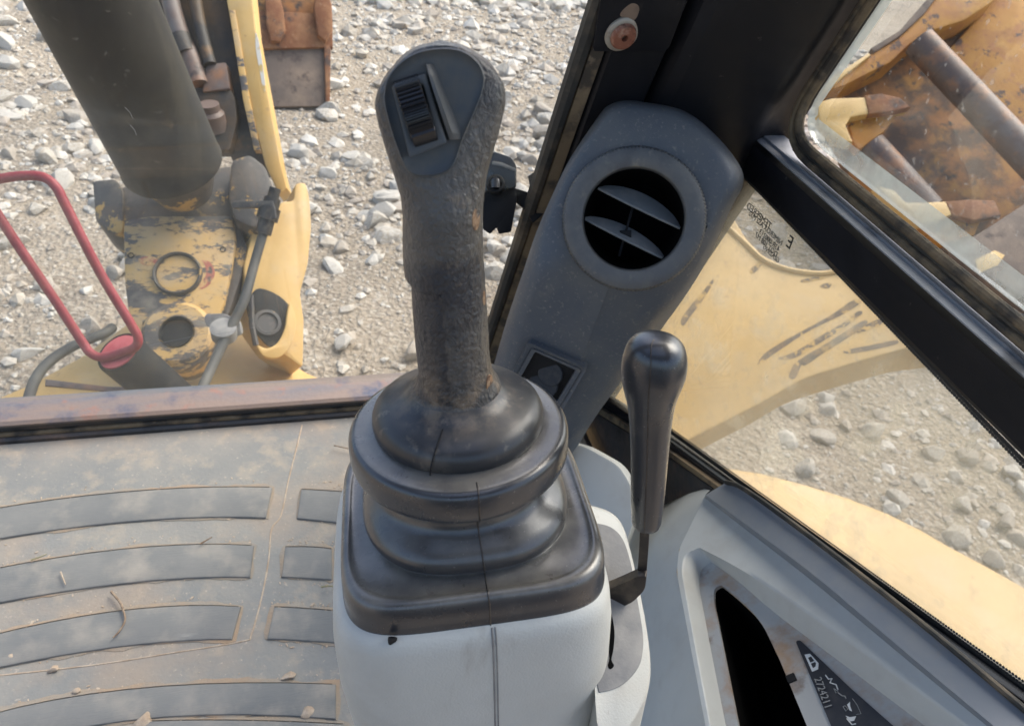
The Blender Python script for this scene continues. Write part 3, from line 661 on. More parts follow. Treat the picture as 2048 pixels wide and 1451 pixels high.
# decal
DP = (SPi[0]+pn*.0012, pn)
dec = [(1591, 1281), (1600, 1279), (1700, 1374), (1792, 1455), (1900, 1556), (1720, 1600), (1664, 1455), (1620, 1350)]
bm = B(); prism(bm, sight(rp(dec, [5, 5, 0, 0, 0, 0, 0, 0]), DP), pn, .0008); decal = obj('decal', bm, M['decal'], sp)
DQ = (DP[0]+pn*.0004, pn)
def ink(pts, mat='white', th=.0003):
    bm = B(); prism(bm, sight(pts, DQ), pn, th); return obj('pictogram', bm, M[mat], decal)
def inkline(pts, wd, mat='white'):
    bm = B(); tube(bm, sight(pts, DQ), wd, 5); return obj('pictogram', bm, M[mat], decal)
# cab-window pictogram
bm = B(); ring_prism(bm, sight([(1609, 1308), (1620, 1306), (1637, 1325), (1636, 1337), (1624, 1342)], DQ), sight([(1616, 1314), (1622, 1311), (1632, 1325), (1631, 1332), (1626, 1335)], DQ), pn, .0003); obj('pictogram', bm, M['white'], decal)
inkline([(1621, 1325), (1631, 1321)], .0005)
dd = (on(1660, 1430, DQ)-on(1633, 1356, DQ)).normalized()
text('2724211', 1629, 1357, .0095, M['greyprint'], decal, DQ, dd)
inkline([(1651, 1349), (1657, 1357), (1664, 1356), (1660, 1364), (1672, 1368), (1676, 1378)], .0006)
inkline([(1668, 1376), (1672, 1385), (1676, 1381), (1670, 1377)], .0005, 'greyprint')
inkline([(1676, 1384), (1684, 1390), (1690, 1391), (1692, 1396)], .0006, 'greyprint')
ink([(1694, 1408), (1700, 1402), (1700, 1410), (1704, 1421), (1699, 1419)])
inkline([(1705, 1396), (1714, 1408), (1722, 1426), (1712, 1428)], .0003, 'greyprint')
inkline([(1686, 1412), (1692, 1421), (1696, 1416), (1690, 1410), (1686, 1412)], .0004, 'greyprint')
ink([(1691, 1430), (1700, 1433), (1712, 1431), (1708, 1440), (1700, 1441)])
inkline([(1694, 1436), (1704, 1448), (1712, 1446)], .0006)
# kick plate at the foot of the side wall
kp = thing('kick_plate', 'small grey floor plate between the boot and the black sill', 'plate', fl(1200, 930))
KP = plane(at(1190, 960, .98), V((-.5, -.55, .65)))
bm = B(); prism(bm, sight(rp([(1130, 880), (1172, 892), (1240, 930), (1262, 968), (1268, 1045), (1240, 1120), (1150, 1120)], [0, 14, 22, 10, 0, 0, 0]), KP), KP[1], .05, .004); obj('cover_plate', bm, M['panel'], kp)

# ------------------------------------------------------------------ air vent housing on the pillar
VC = at(1267, 439, .76)
vn = (CAM-VC).normalized(); vn = (vn+V((.02, 0, .02))).normalized()
VP = (VC, vn)
vh = thing('vent_housing', 'dark grey air duct housing with round louvred vent on the black pillar', 'air vent', VC)
n2 = vn
outline = [(1195, 235), (1216, 211), (1248, 200), (1301, 206), (1348, 214), (1391, 235), (1433, 272), (1465, 309), (1486, 346), (1484, 376), (1465, 412), (1417, 516), (1364, 601), (1311, 672), (1200, 820), (1140, 912), (1085, 960), (1010, 880), (970, 790), (988, 728), (1014, 638), (1046, 543), (1073, 463), (1110, 378), (1142, 314)]
face = [(1212, 248), (1228, 230), (1252, 222), (1300, 226), (1340, 234), (1380, 256), (1415, 292), (1440, 325), (1452, 352), (1450, 378), (1434, 412), (1392, 498), (1330, 590), (1250, 655), (1160, 800), (1110, 880), (1082, 922), (1040, 862), (1022, 800), (1032, 742), (1050, 650), (1083, 545), (1090, 470), (1126, 384), (1160, 322)]
def backfall(u, v):   # lower part of the housing sits deeper
    return max(0, (v-560)/400)*.13
OUT = [on(u, v, (VC - vn*(.035), vn)) for u, v in outline]
def pullback(pts, px): return [CAM+(p-CAM)*(1+backfall(*q)/(p-CAM).length) for p, q in zip(pts, px)]
OUT = pullback(OUT, outline)
FACE = pullback([on(u, v, VP) for u, v in face], face)
def shrink(pts, k, c): return [c+(p-c)*k for p in pts]
bm = B()
Oc = cr(OUT, 4); Fc = cr(FACE, 4)
mid_ = [p*.45+q*.55+vn*.010 for p, q in zip(Oc, Fc)]
back_ = [p-vn*.05 for p in Oc]; back2 = [p-vn*.13+V((.03, .02, 0)) for p in Oc]
# inner circle loop on the face, sampled by direction from the vent centre
def circ(px_r, n, off=0.0, like=None):
    rr_ = px_r*.76/F
    x = R_-vn*R_.dot(vn); x.normalize(); y = vn.cross(x)
    if like is None: return [VC+vn*off+(x*math.cos(2*math.pi*i/n)+y*math.sin(2*math.pi*i/n))*rr_ for i in range(n)]
    out = []
    for p in like:
        d = p-VC; d -= vn*d.dot(vn); d.normalize(); out.append(VC+vn*off+d*rr_)
    return out
hole_ = circ(143, 0, .0, Fc)
fi = [p*.35+q*.65 for p, q in zip(Fc, hole_)]
loft(bm, [back2, back_, Oc, mid_, Fc, hole_, [p-vn*.03 for p in hole_]], False, False)
from mathutils.bvhtree import BVHTree
bmesh.ops.recalc_face_normals(bm, faces=bm.faces[:]); bv = BVHTree.FromBMesh(bm)
obj('duct_cover', bm, M['vent'], vh, ang=50)
# ring with knurled rim
bm = B(); N = 240
def kn(px, off, amp): return [VC+(p-VC)*(1+(amp if i % 2 else 0))+vn*off for i, p in enumerate(circ(px, N))]
loft(bm, [kn(143, -.004, 0), kn(142, .001, .0), kn(140.5, .0035, .018), kn(136, .0098, .018), kn(132.5, .0112, 0), kn(125, .0125, 0), kn(107, .0115, 0), kn(102, .010, 0), kn(100, .007, 0), kn(97, -.010, 0), kn(96, -.03, 0)], False, False)
obj('vent_ring', bm, M['ring'], vh, ang=40)
bm = B(); lathe(bm, VC, vn, [(.003, 98*.76/F), (-.02, 96*.76/F), (-.06, 80*.76/F), (-.061, .0001)], 48, False); obj('vent_throat', bm, M['void'], vh)
# louvres: curved lens-shaped blades
def blade(p0, p1, bulge, wid, lean):
    a, b = on(*p0, (VC-vn*.006, vn)), on(*p1, (VC-vn*.006, vn))
    t = (b-a).normalized(); up = vn.cross(t).normalized()
    if up.dot(U_) < 0: up = -up
    bm = B(); rings = []
    for i in range(21):
        s = i/20; c = a.lerp(b, s); e = 4*s*(1-s)
        front = c+up*bulge*e*.22+vn*.003*e
        deep = front+up*wid*(e**.75)*.9+up*.0008-vn*(.004+.018*e**.6)
        nrm = t.cross(front-deep).normalized()*.0011
        rings.append([front-nrm, front+vn*.0006, front+nrm, deep+nrm, deep-nrm])
    loft(bm, rings); return obj('louver', bm, M['louver'], vh, ang=30)
KV = .76/F
blade((1196, 377), (1360, 457), -8*KV, 34*KV, 0)
blade((1167, 437), (1328, 518), -6*KV, 26*KV, 0)
bm = B(); tube(bm, [on(1268, 405, (VC-vn*.022, vn)), on(1250, 470, (VC-vn*.014, vn)), on(1238, 512, (VC-vn*.020, vn))], .0013, 8); obj('louver_link', bm, M['black'], vh)
bm = B(); box(bm, on(1251, 468, (VC-vn*.012, vn)), R_*.006, U_*.004, vn*.003, .001); obj('link_clip', bm, M['black'], vh)
# small rectangular outlet with a round rocker
SWc, SWn, _i, _d = bv.ray_cast(CAM, ray(1112, 752).normalized())
SWn = SWn if SWn.dot(CAM-SWc) > 0 else -SWn
SW = (SWc+SWn*.009, SWn)
so4 = [(1056, 684), (1174, 737), (1122, 826), (1012, 772)]
si4 = [(1070, 703), (1152, 740), (1112, 806), (1034, 768)]
sm4 = [(1064, 696), (1163, 739), (1117, 816), (1023, 770)]
bm = B(); ring_prism(bm, sight(rp(so4, 9), SW), sight(rp(sm4, 6), (SW[0]-SW[1]*.003, SW[1])), SW[1], .016); obj('outlet_frame', bm, M['vent'], vh, ang=25)
bm = B(); ring_prism(bm, sight(rp(sm4, 5), (SW[0]-SW[1]*.0012, SW[1])), sight(rp(si4, 4), (SW[0]-SW[1]*.002, SW[1])), SW[1], .012); obj('outlet_bezel', bm, M['vent'], vh, ang=25)
bm = B(); prism(bm, sight(si4, (SW[0]-SW[1]*.0085, SW[1])), SW[1], .004); obj('outlet_back', bm, M['black'], vh)
kk = (SWc-CAM).dot(D_)/F
for (u, v, r_, q) in [(1100, 748, 26, -.004), (1086, 768, 31, -.0), (1072, 790, 29, .004)]:
    bm = B(); lathe(bm, on(u, v, (SW[0]-SW[1]*.0055, SW[1]))+SW[1]*q*.3, (SW[1]+U_*.35-R_*.1).normalized(), [(-.002, r_*kk), (0, r_*kk), (.0012, r_*kk*.93), (.0015, .0001)], 28, False); obj('rocker', bm, M['rocker'], vh)

# ------------------------------------------------------------------ window latch on the pillar
LC = at(1000, 385, .90)
lf = (LC, (CAM-LC).normalized())
wlh = thing('window_latch', 'black plastic window latch with steel arm at the pillar edge', 'latch', LC)
def lpr(name, pts, off, th, mat, bev=.001, r=3):
    bm = B(); P = (LC+lf[1]*off, lf[1]); prism(bm, sight(rp(pts, r, 3), P), lf[1], th, bev); return obj(name, bm, M[mat], wlh)
lpr('catch_body', [(964, 380), (1031, 374), (1034, 400), (1022, 464), (998, 468), (993, 455), (980, 468), (965, 458)], .0, .022, 'black')
lpr('catch_cap', [(972, 330), (986, 302), (1022, 314), (1033, 330), (1033, 376), (968, 384)], .004, .028, 'boot', .003, 5)
lpr('cap_band', [(985, 322), (1005, 325), (1033, 338), (1033, 345), (1004, 333), (984, 329)], .0048, .004, 'gasket', .0004, 1)
bm = B(); c = on(991, 368, (LC+lf[1]*.009, lf[1])); lathe(bm, c, lf[1]+U_*.25, [(-.008, .0110), (.002, .0110), (.0032, .0098), (.0032, .0075), (-.002, .0072)], 20); obj('pin_boss', bm, M['black'], wlh)
bm = B(); tube(bm, [c-lf[1]*.01+U_*.006, c+lf[1]*.002+U_*.002, c+lf[1]*.002-U_*.005], .0058, 14); obj('pin', bm, M['boot'], wlh)
lpr('arm', [(1030, 376), (1068, 388), (1090, 378), (1096, 420), (1066, 446), (1050, 420), (1030, 404)], -.010, .008, 'black', .0008, 2)
lpr('bracket', [(1057, 352), (1088, 330), (1106, 328), (1098, 352), (1062, 384)], -.006, .016, 'steel', .001, 2)

# ------------------------------------------------------------------ joystick
AX = V((-.100, .130, .986)).normalized()
JB = at(917, 838, .365)
S0 = Matrix.Rotation(-.10, 3, AX) @ (V((1, 0, 0))-AX*AX.x).normalized(); N0 = S0.cross(AX).normalized()      # N0 faces the operator
vd = (JB-CAM).normalized(); JN = -(vd-AX*vd.dot(AX)).normalized(); JS = AX.cross(JN).normalized()
if JS.dot(R_) < 0: JS = -JS
JP = (JB, JN)
def sup(c, s, n, wL, wR, rf, rb_, p, k):
    out = []
    for i in range(k):
        a = 2*math.pi*i/k; x, y = math.cos(a), math.sin(a)
        X = math.copysign(abs(x)**(2/p), x); Y = math.copysign(abs(y)**(2/p), y)
        out.append(c+s*X*(wR if x > 0 else wL)+n*Y*(rf if y > 0 else rb_))
    return out
js = thing('joystick', 'black worn joystick grip with thumb roller above a folded rubber boot', 'joystick', JB-AX*.085)
rows = [(89, 866, 898), (93, 847, 917), (99, 829, 932), (115, 805, 957), (130, 790, 976), (142, 781, 988), (163, 764, 1002), (180, 755, 1009), (200, 750, 1011), (218, 751, 1009), (245, 757, 1003), (272, 765, 996), (318, 779, 982),
        (354, 791, 973), (380, 799, 969), (409, 804, 966), (450, 805, 965), (500, 805, 966), (535, 808, 968), (548, 812, 969), (556, 816, 969.5), (603, 819, 973), (655, 823, 976), (707, 828, 979), (735, 831, 983), (752, 830, 988), (766, 822, 998)]
rows = [V(r) for r in rows]
fine = cr(rows, 5, False)
tm = None
def trow(v, uL, uR):
    pL, pR = on(uL, v, JP)-JB, on(uR, v, JP)-JB
    return (pL.dot(AX)+pR.dot(AX))/2, pL.dot(JS), pR.dot(JS)
t350 = trow(*rows[13])[0]; t100 = trow(*rows[2])[0]
print('joy t', t350, t100)
TILT = .26
def rfront(t):
    base_ = .0195
    if t > t350-.012: 
        return base_ - TILT*(t-(t350-.012))
    return base_
ttop = trow(*rows[0])[0]
rings = []; K = 128; worn = []; dirt = []
for r_ in fine:
    t, a, b = trow(*r_); c = (a+b)/2; hw = (b-a)/2
    h = max(0, min(1, (t-t350+.02)/.06))
    tail = max(.05, min(1, (ttop-t)/.012))**.5
    p = 2.15+.5*h
    rf = rfront(t)*(.35+.65*tail) if t > t350 else rfront(t)
    rbk = (.0205+.012*h)*tail
    rf = max(rf, .001)
    ring = sup(JB+AX*t+JS*c, JS, JN, hw, hw, rf, rbk, p, K)
    amt = max(0, min(1, (t350+.002-t)/.01))
    out = []
    nk = math.exp(-((t-.022)/.016)**2)
    for pt in ring:
        d = (pt-(JB+AX*t+JS*c)); L_ = d.length
        if L_ > 0:
            q = pt*1.0
            n_ = .00016*noise.noise(q*200)+.00014*noise.noise(V((q.x*700, q.y*700, q.z*420)))
            side = -d.dot(JS)
            # smooth worn patch low on the left
            patch = 1 if (side > hw*.12+.002*noise.noise(q*190) and t < trow(548, 812, 969)[0]+.002*noise.noise(q*150)) else 0
            n_ = n_*(1-.85*patch) - .0007*patch
            pt = pt+d/L_*n_*amt*1.5
            worn.append(float(patch)); dirt.append(nk*max(0, min(1, .5+.8*d.dot(JN)/L_+.3*d.dot(JS)/L_)))
        else:
            worn.append(0.0); dirt.append(0.0)
        out.append(pt)
    rings.append(out)
# flare into the bell
tl, al, bl = trow(*fine[-1]); c_l = (al+bl)/2
bell = [(.0225, .0203), (.0195, .0212), (.0168, .0235), (.0150, .0270), (.0135, .0308), (.0120, .0345), (.0102, .0376), (.0080, .0396), (.0055, .0406), (.0030, .0409), (.0005, .0406), (-.0010, .0398), (-.0015, .030)]
lastw = (bl-al)/2; nb = len(rings)-1
for h, r_ in bell:
    if h > tl-.0005: continue
    k2 = max(0, min(1, (tl-h)/.016))
    rings.append(sup(JB+AX*h+JS*c_l*(1-k2), JS, JN, r_, r_, r_*(.96), r_*.96, 2.0, K))
bm = B(); loft(bm, rings[:nb+2], True, False); grip = obj('grip', bm, M['grip'], js, ang=50)
for nm_, ar_ in (('worn', worn), ('dirt', dirt)):
    at_ = grip.data.attributes.new(nm_, 'FLOAT', 'POINT'); ar_ = (ar_+[0.0]*len(grip.data.vertices))[:len(grip.data.vertices)]; at_.data.foreach_set('value', ar_)
bm = B(); loft(bm, rings[nb+1:], False, False); skirt = obj('grip_skirt', bm, M['plastic'], js, ang=50)
at_ = skirt.data.attributes.new('dirt', 'FLOAT', 'POINT'); ar_ = []
for r_ in rings[nb+1:]:
    c_ = sum(r_, V((0, 0, 0)))/K; rad_ = (r_[0]-c_).length
    ar_ += [max(0, min(1, (.034-rad_)/.011))*max(0, min(1, .45+.8*(p-c_).normalized().dot(JN))) for p in r_]
at_.data.foreach_set('value', ar_)
# moulding seam on the bell
def bellpt(h, r_, ang): return JB+AX*h+(JS*math.sin(ang)+JN*math.cos(ang))*r_
bm = B(); tube(bm, [bellpt(h, r_+.0001, -.27-.01*i) for i, (h, r_) in enumerate(bell[3:-1])], .00035, 6); obj('seam', bm, M['black'], skirt)
# face plate
pc_t = (t350-.012); FPo = JB+AX*pc_t+JN*(.0195)
fn = (JN+AX*TILT).normalized(); FPL = (FPo+fn*.0012, fn)
platepx = [(768, 182), (774, 156), (800, 124), (836, 103), (882, 95), (924, 100), (955, 121), (969, 148), (967, 177), (955, 212), (930, 269), (909, 327), (888, 347), (852, 354), (820, 348), (802, 320), (780, 257), (768, 208)]
rim = cr([V(p) for p in platepx], 5)
cen = V((868, 215)); 
bm = B()
l0 = [on(p.x, p.y, (FPL[0]-fn*.006, fn)) for p in rim]; l1 = [on(*(cen+(p-cen)*.995), FPL) for p in rim]; l2 = [on(*(cen+(p-cen)*.972), (FPL[0]+fn*.0005, fn)) for p in rim]; l3 = [on(*(cen+(p-cen)*.94), (FPL[0]-fn*.0004, fn)) for p in rim]; l4 = [on(*(cen+(p-cen)*.80), (FPL[0]-fn*.0011, fn)) for p in rim]
loft(bm, [l0, l1, l2, l3, l4], False, True); fp = obj('face_plate', bm, M['plate'], js, ang=50)
TP = (FPL[0]-fn*.0010, fn)
# ridge beside the switch
f1 = [(855, 128), (868, 170), (886, 222), (906, 279)]
bm = B(); rings = []
for i in range(17):
    s = i/16; p = cr([V(q) for q in f1], 8, False)[int(s*24)]
    h = .0002+.0062*math.sin(math.pi*min(1, s*.9+.05))**.7; w_ = .0010+.0012*s
    c0 = on(p.x, p.y, TP)
    rings.append([c0-JS*w_, c0-JS*w_*.55+fn*h, c0+JS*w_*.25+fn*h*.97, c0+JS*(w_*1.9)+fn*.0001])
loft(bm, rings); obj('thumb_ridge', bm, M['plate'], js, ang=50)
# thumb switch
sfo = [(783, 172), (851, 146), (894, 286), (819, 316)]; sfi = [(797, 186), (845, 166), (872, 268), (825, 286)]
ts = None
bm = B(); ring_prism(bm, sight(rp(sfo, 6), (TP[0]+fn*.0042, fn)), sight(rp(sfi, 9), (TP[0]+fn*.0042, fn)), fn, .006)
bmesh.ops.bevel(bm, geom=[e for e in bm.edges if e.is_manifold and e.calc_face_angle(0) > 1.2 and all((v.co-TP[0]).dot(fn) > .004 for v in e.verts)], offset=.0006, segments=2, affect='EDGES', profile=.5)
ts = obj('switch_housing', bm, M['plate'], js, ang=40)
bm = B(); prism(bm, sight(rp(sfi, 7), (TP[0]+fn*.0005, fn)), fn, .002); obj('switch_well', bm, M['void'], ts)
a0, a1_ = on(805, 232, TP), on(866, 212, TP)      # roller axis ends
ra = (a1_-a0).normalized(); rc = (on(834, 226, TP))+fn*.0002; rlen = (on(854, 216, TP)-on(806, 234, TP)).length*.5
rup = fn.cross(ra).normalized(); 
if rup.dot(AX) < 0: rup = -rup
RR = .0118
bm = B(); prof = []
for i in range(120):
    a = math.pi*(-.18+1.36*i/119)       # from below, over the front, to above
    g = a > math.pi*.36
    rr_ = RR*(.62 + .38*abs(math.sin(a))**.5 if False else 1.0)
    if g: rr_ *= 1+.035*(1 if (i//2) % 2 else -1)*1.2
    elif a > math.pi*.30: rr_ *= .93
    prof.append(V((-math.cos(a)*RR*1.02*(rr_/RR), math.sin(a)*RR*.80*(rr_/RR))))
loft(bm, [[rc+ra*x*sc+rup*p.x*1.0*k2+fn*(p.y*k2+.0002) for p in prof] for x, sc, k2 in ((-1, rlen, .90), (-.93, rlen, 1), (.93, rlen, 1), (1, rlen, .90))])
obj('thumb_roller', bm, M['gloss'], ts, ang=20)
# worn plug holes on the right side
for (u, v, ru, rv) in [(951, 418, 8, 21), (967, 581, 4, 16), (978, 745, 9, 20)]:
    t, a, b = trow(v, u-5, u+5)
    # point on the grip surface: find angle where the surface projects to u
    best = None
    tt, aL, bR = trow(*min(fine, key=lambda r_: abs(r_[0]-v)))
    cc, hw = (aL+bR)/2, (bR-aL)/2
    for q in range(0, 90):
        an = math.radians(q); p = JB+AX*tt+JS*(cc+hw*math.cos(an))+JN*(.0198*math.sin(an)); e = abs(proj(p)[0]-u)
        if best is None or e < best[0]: best = (e, p, an)
    p = best[1]; nn = (JS*math.cos(best[2])/hw+JN*math.sin(best[2])/.0198).normalized()
    tn = AX.cross(nn).normalized(); sc = .37/F
    wr = min(.0055, ru*sc/max(.3, abs(nn.dot(-D_))))
    wr *= .62
    loopO = [p+nn*.0004+AX*math.sin(i*math.pi/10)*rv*sc*.92+tn*math.cos(i*math.pi/10)*wr for i in range(20)]
    bm = B(); prism(bm, loopO, nn, .003, .0003); obj('worn_plug', bm, M['orange'], grip)
# boot: collar, fold and flange
KB = 144
def brow(h, wd, dp, p, dx=0, dy=0): return sup(JB+AX*h+S0*dx+N0*dy, S0, N0, wd, wd, dp, dp, p, KB)
prof = [(-.0006, .0392, .0384, 2), (-.0014, .0430, .0421, 2), (-.0017, .0465, .0455, 2), (-.0019, .0494, .0483, 2), (-.0030, .0516, .0504, 2), (-.0056, .0528, .0516, 2), (-.0110, .0532, .0520, 2), (-.0160, .0529, .0517, 2), (-.0186, .0514, .0502, 2), (-.0200, .0476, .0464, 2), (-.0225, .0434, .0424, 2),
        (-.0275, .0412, .0402, 2.1), (-.0320, .0410, .0400, 2.15), (-.0355, .0428, .0418, 2.2), (-.0385, .0462, .0450, 2.3), (-.0415, .0495, .0484, 2.4), (-.0448, .0514, .0504, 2.5), (-.0485, .0520, .0510, 2.5), (-.0515, .0510, .0502, 2.5), (-.0532, .0488, .0480, 2.5),
        (-.0545, .0486, .0476, 2.8), (-.0556, .0515, .0502, 3.2), (-.0562, .0552, .0534, 3.7), (-.0560, .0585, .0564, 4.2), (-.0550, .0606, .0584, 4.5), (-.0556, .0628, .0604, 4.8), (-.0580, .0643, .0619, 5), (-.0625, .0650, .0628, 5), (-.0680, .0652, .0632, 5), (-.0745, .0652, .0634, 5), (-.075, .060, .058, 5)]
P4 = cr([V(q) for q in prof], 4, False)
bm = B(); loft(bm, [brow(q[0], q[1], q[2], q[3], 0.002*max(0, min(1, (-q[0]-.03)/.03)), 0) for q in P4], False, False)
dusth = []
for q in P4:
    e = max(.95*math.exp(-((q[0]+.0015)/.0016)**2) if q[1] < .050 else 0, .75*math.exp(-((q[0]+.029)/.005)**2), .55*math.exp(-((q[0]+.040)/.006)**2), 1.0*math.exp(-((q[0]+.0555)/.0028)**2))
    dusth += [e]*KB
boot = obj('boot', bm, M['boot'], js, ang=60)
da = boot.data.attributes.new('dust', 'FLOAT', 'POINT'); da.data.foreach_set('value', dusth)
# mould seam down the boot
bm = B(); ps = []
for q in P4[6:-4]:
    an = .02 if q[0] > -.03 else .0
    ps.append(JB+AX*q[0]+S0*(.0035+.002*max(0, min(1, (-q[0]-.03)/.03)))+N0*(q[2]+.0001))
tube(bm, ps, .00038, 6); obj('seam', bm, M['steel'], boot)

# ------------------------------------------------------------------ console
con = thing('joystick_console', 'light grey textured console pod carrying the joystick boot', 'console', JB-AX*.34)
def crow(h, wd, dpf, dpb, p, dx=0, dy=0): return sup(JB+AX*h+S0*dx+N0*dy, S0, N0, wd, wd, dpf, dpb, p, 160)
cp = [(-.0700, .050, .050, .050, 4.5), (-.0710, .0605, .0605, .0575, 5), (-.0730, .0650, .0650, .0620, 5), (-.0765, .0682, .0674, .065, 5), (-.083, .0699, .0686, .067, 4.8), (-.100, .0722, .0690, .068, 4.6), (-.130, .0732, .0684, .069, 4.5), (-.17, .0715, .0664, .069, 4.4), (-.22, .0685, .0640, .069, 4.4), (-.34, .066, .0600, .069, 4.4)]
bm = B(); loft(bm, [crow(q[0], q[1], q[2], q[3], q[4], -.0005) for q in cr([V((a, b, c, d, e)) if False else V((a, b, c, d)) for a, b, c, d, e in cp], 4, False)] if False else [crow(q[0], q[1], q[2], q[3], q[4], .0005) for q in cp], True, True)
hous = obj('housing', bm, M['console'], con, ang=60)
bm = B(); ps = []
for q in cp[2:]:
    ps.append(JB+AX*q[0]+S0*.0065+N0*(q[2]-.0001))
ps = cr(ps, 4, False)
tube(bm, [p-S0*.0006 for p in ps], .00055, 6); tube(bm, [p+S0*.0010 for p in ps], .00045, 6); obj('seam', bm, M['gasket'], hous)
bm = B(); c = JB-AX*.0718-S0*.040+N0*.0652
b = stone_bm(2, 77); bmesh.ops.transform(b, matrix=Matrix.Translation(c) @ Matrix.Diagonal((.0026, .0020, .0020, 1)), verts=b.verts); merge(bm, b); obj('grommet', bm, M['black'], hous)
# right pod with gasket and slot
PC = at(1240, 1200, .428); PN = V((.10, -.36, .93)).normalized(); PT = (PC, PN)
pod = [(1165, 1010), (1181, 1010), (1218, 1022), (1242, 1045), (1258, 1089), (1278, 1175), (1293, 1254), (1301, 1325), (1297, 1378), (1278, 1425), (1246, 1470), (1200, 1478), (1185, 1300)]
podc = cr([V(p) for p in pod], 4)
pp0 = [on(*p, (PC-PN*.006, PN)) for p in podc]; cpod = V((1190, 1230)); pp1 = [on(*(cpod+(p-cpod)*.965), PT) for p in podc]; ppm = [on(*(cpod+(p-cpod)*.99), (PC-PN*.0018, PN)) for p in podc]
bm = B(); loft(bm, [[p-AX*.22-S0*.01 for p in pp0], pp0, ppm, pp1], True, True); obj('side_pod', bm, M['console'], con, ang=60)
gas = [(1170, 1046), (1191, 1045), (1222, 1053), (1246, 1077), (1262, 1124), (1274, 1190), (1285, 1254), (1287, 1293), (1278, 1333), (1246, 1368), (1207, 1382), (1196, 1372), (1190, 1280)]
bm = B(); prism(bm, sight(cr([V(p) for p in gas], 4), (PC+PN*.0008, PN)), PN, .003, .0005); gk = obj('gasket', bm, M['gasket'], con)
bm = B(); prism(bm, sight(cr([V(p) for p in [(1218, 1215), (1223, 1225), (1229, 1262), (1227, 1296), (1223, 1318), (1228, 1330), (1221, 1337), (1216, 1330), (1219, 1316), (1217, 1280)]], 4), (PC+PN*.0011, PN)), PN, .002); obj('slit', bm, M['void'], gk)
bm = B(); prism(bm, sight(cr([V(p) for p in [(1196, 1104), (1204, 1108), (1204, 1118), (1196, 1116)]], 4), (PC+PN*.0011, PN)), PN, .002); obj('slit', bm, M['void'], gk)

# ------------------------------------------------------------------ small side lever
LB = at(1296, 1055, .40)
lv = thing('control_lever', 'small black knobbed lever on a bent steel rod right of the joystick', 'lever', at(1250, 1190, .40))
LPn = (LB, ((CAM-LB)-AX*(CAM-LB).dot(AX)).normalized())
krows = [(671.5, 1300, 1322), (673, 1283, 1333), (677, 1270, 1345), (685, 1259, 1359), (698, 1251, 1370), (718, 1245, 1375), (740, 1243, 1374), (763, 1245, 1367), (785, 1250, 1358), (806, 1255, 1351), (830, 1258, 1346), (860, 1260, 1342), (919, 1262, 1336), (975, 1262, 1331), (1031, 1263, 1324), (1045, 1265, 1321), (1053, 1272, 1314), (1056, 1282, 1304)]
kax = (on(1309, 671, LPn)-on(1294, 1056, LPn)).normalized(); kn_ = (LPn[1]-kax*LPn[1].dot(kax)).normalized(); ks = kax.cross(kn_); ks = ks if ks.dot(R_) > 0 else -ks
rings = []
for r_ in cr([V(q) for q in krows], 3, False):
    pL, pR = on(r_[1], r_[0], LPn), on(r_[2], r_[0], LPn); c = (pL+pR)/2; hw = (pR-pL).length/2
    rings.append(sup(c, ks, kn_, hw, hw, hw*.92, hw*.92, 2.25, 48))
bm = B(); loft(bm, rings); kb = obj('knob_grip', bm, M['boot'], lv, ang=50)
bm = B(); ps = []
for r_ in cr([V(q) for q in krows], 3, False)[1:-2]:
    pL, pR = on(r_[1], r_[0], LPn), on(r_[2], r_[0], LPn); c = (pL+pR)/2; hw = (pR-pL).length/2
    ps.append(c+kn_*(hw*.925)-ks*hw*.05)
tube(bm, ps, .00028, 5); obj('seam', bm, M['steel'], kb)
bm = B()
rod = [(1290, 1045), (1289, 1075), (1286, 1120), (1283, 1155), (1279, 1168)]
pr = sight(rod, LPn); d4 = []
loft(bm, [[p+ks*.0024*i+kn_*.0024*j for i, j in ((-1, 1), (1, 1), (1, -1), (-1, -1))] for p in cr(pr, 4, False)]); obj('rod', bm, M['steel'], lv, ang=30)
bm = B(); LPa = (LB+LPn[1]*.007, LPn[1]); prism(bm, sight(rp([(1205, 1182), (1240, 1168), (1275, 1152), (1293, 1152), (1290, 1180), (1266, 1204), (1240, 1216), (1205, 1238)], [0, 8, 4, 4, 10, 8, 8, 0]), LPa), LPn[1], .006, .001); obj('bent_arm', bm, M['steel'], lv)

# ------------------------------------------------------------------ outside, in front
# yellow machine deck
DKz = -.55
deck = thing('machine_deck', 'yellow machine base casting spreading in front of the windscreen', 'machine frame', V((-.2, 1.6, DKz)))
dk = [(-150, 850), (-20, 800), (60, 766), (160, 712), (240, 655), (300, 610), (470, 600), (490, 630), (516, 668), (560, 710), (616, 744), (664, 764), (780, 800), (780, 1000), (-150, 1000)]
bm = B(); prism(bm, sight(dk, hplane(DKz)), (0, 0, 1), .12, .012); obj('deck_plate', bm, M['yellow'], deck)
bm = B(); prism(bm, sight([(90, 757), (220, 772), (380, 775), (380, 784), (220, 782), (90, 770)], hplane(DKz+.004)), (0, 0, 1), .02, .003); obj('deck_seam', bm, M['tubepaint'], deck)
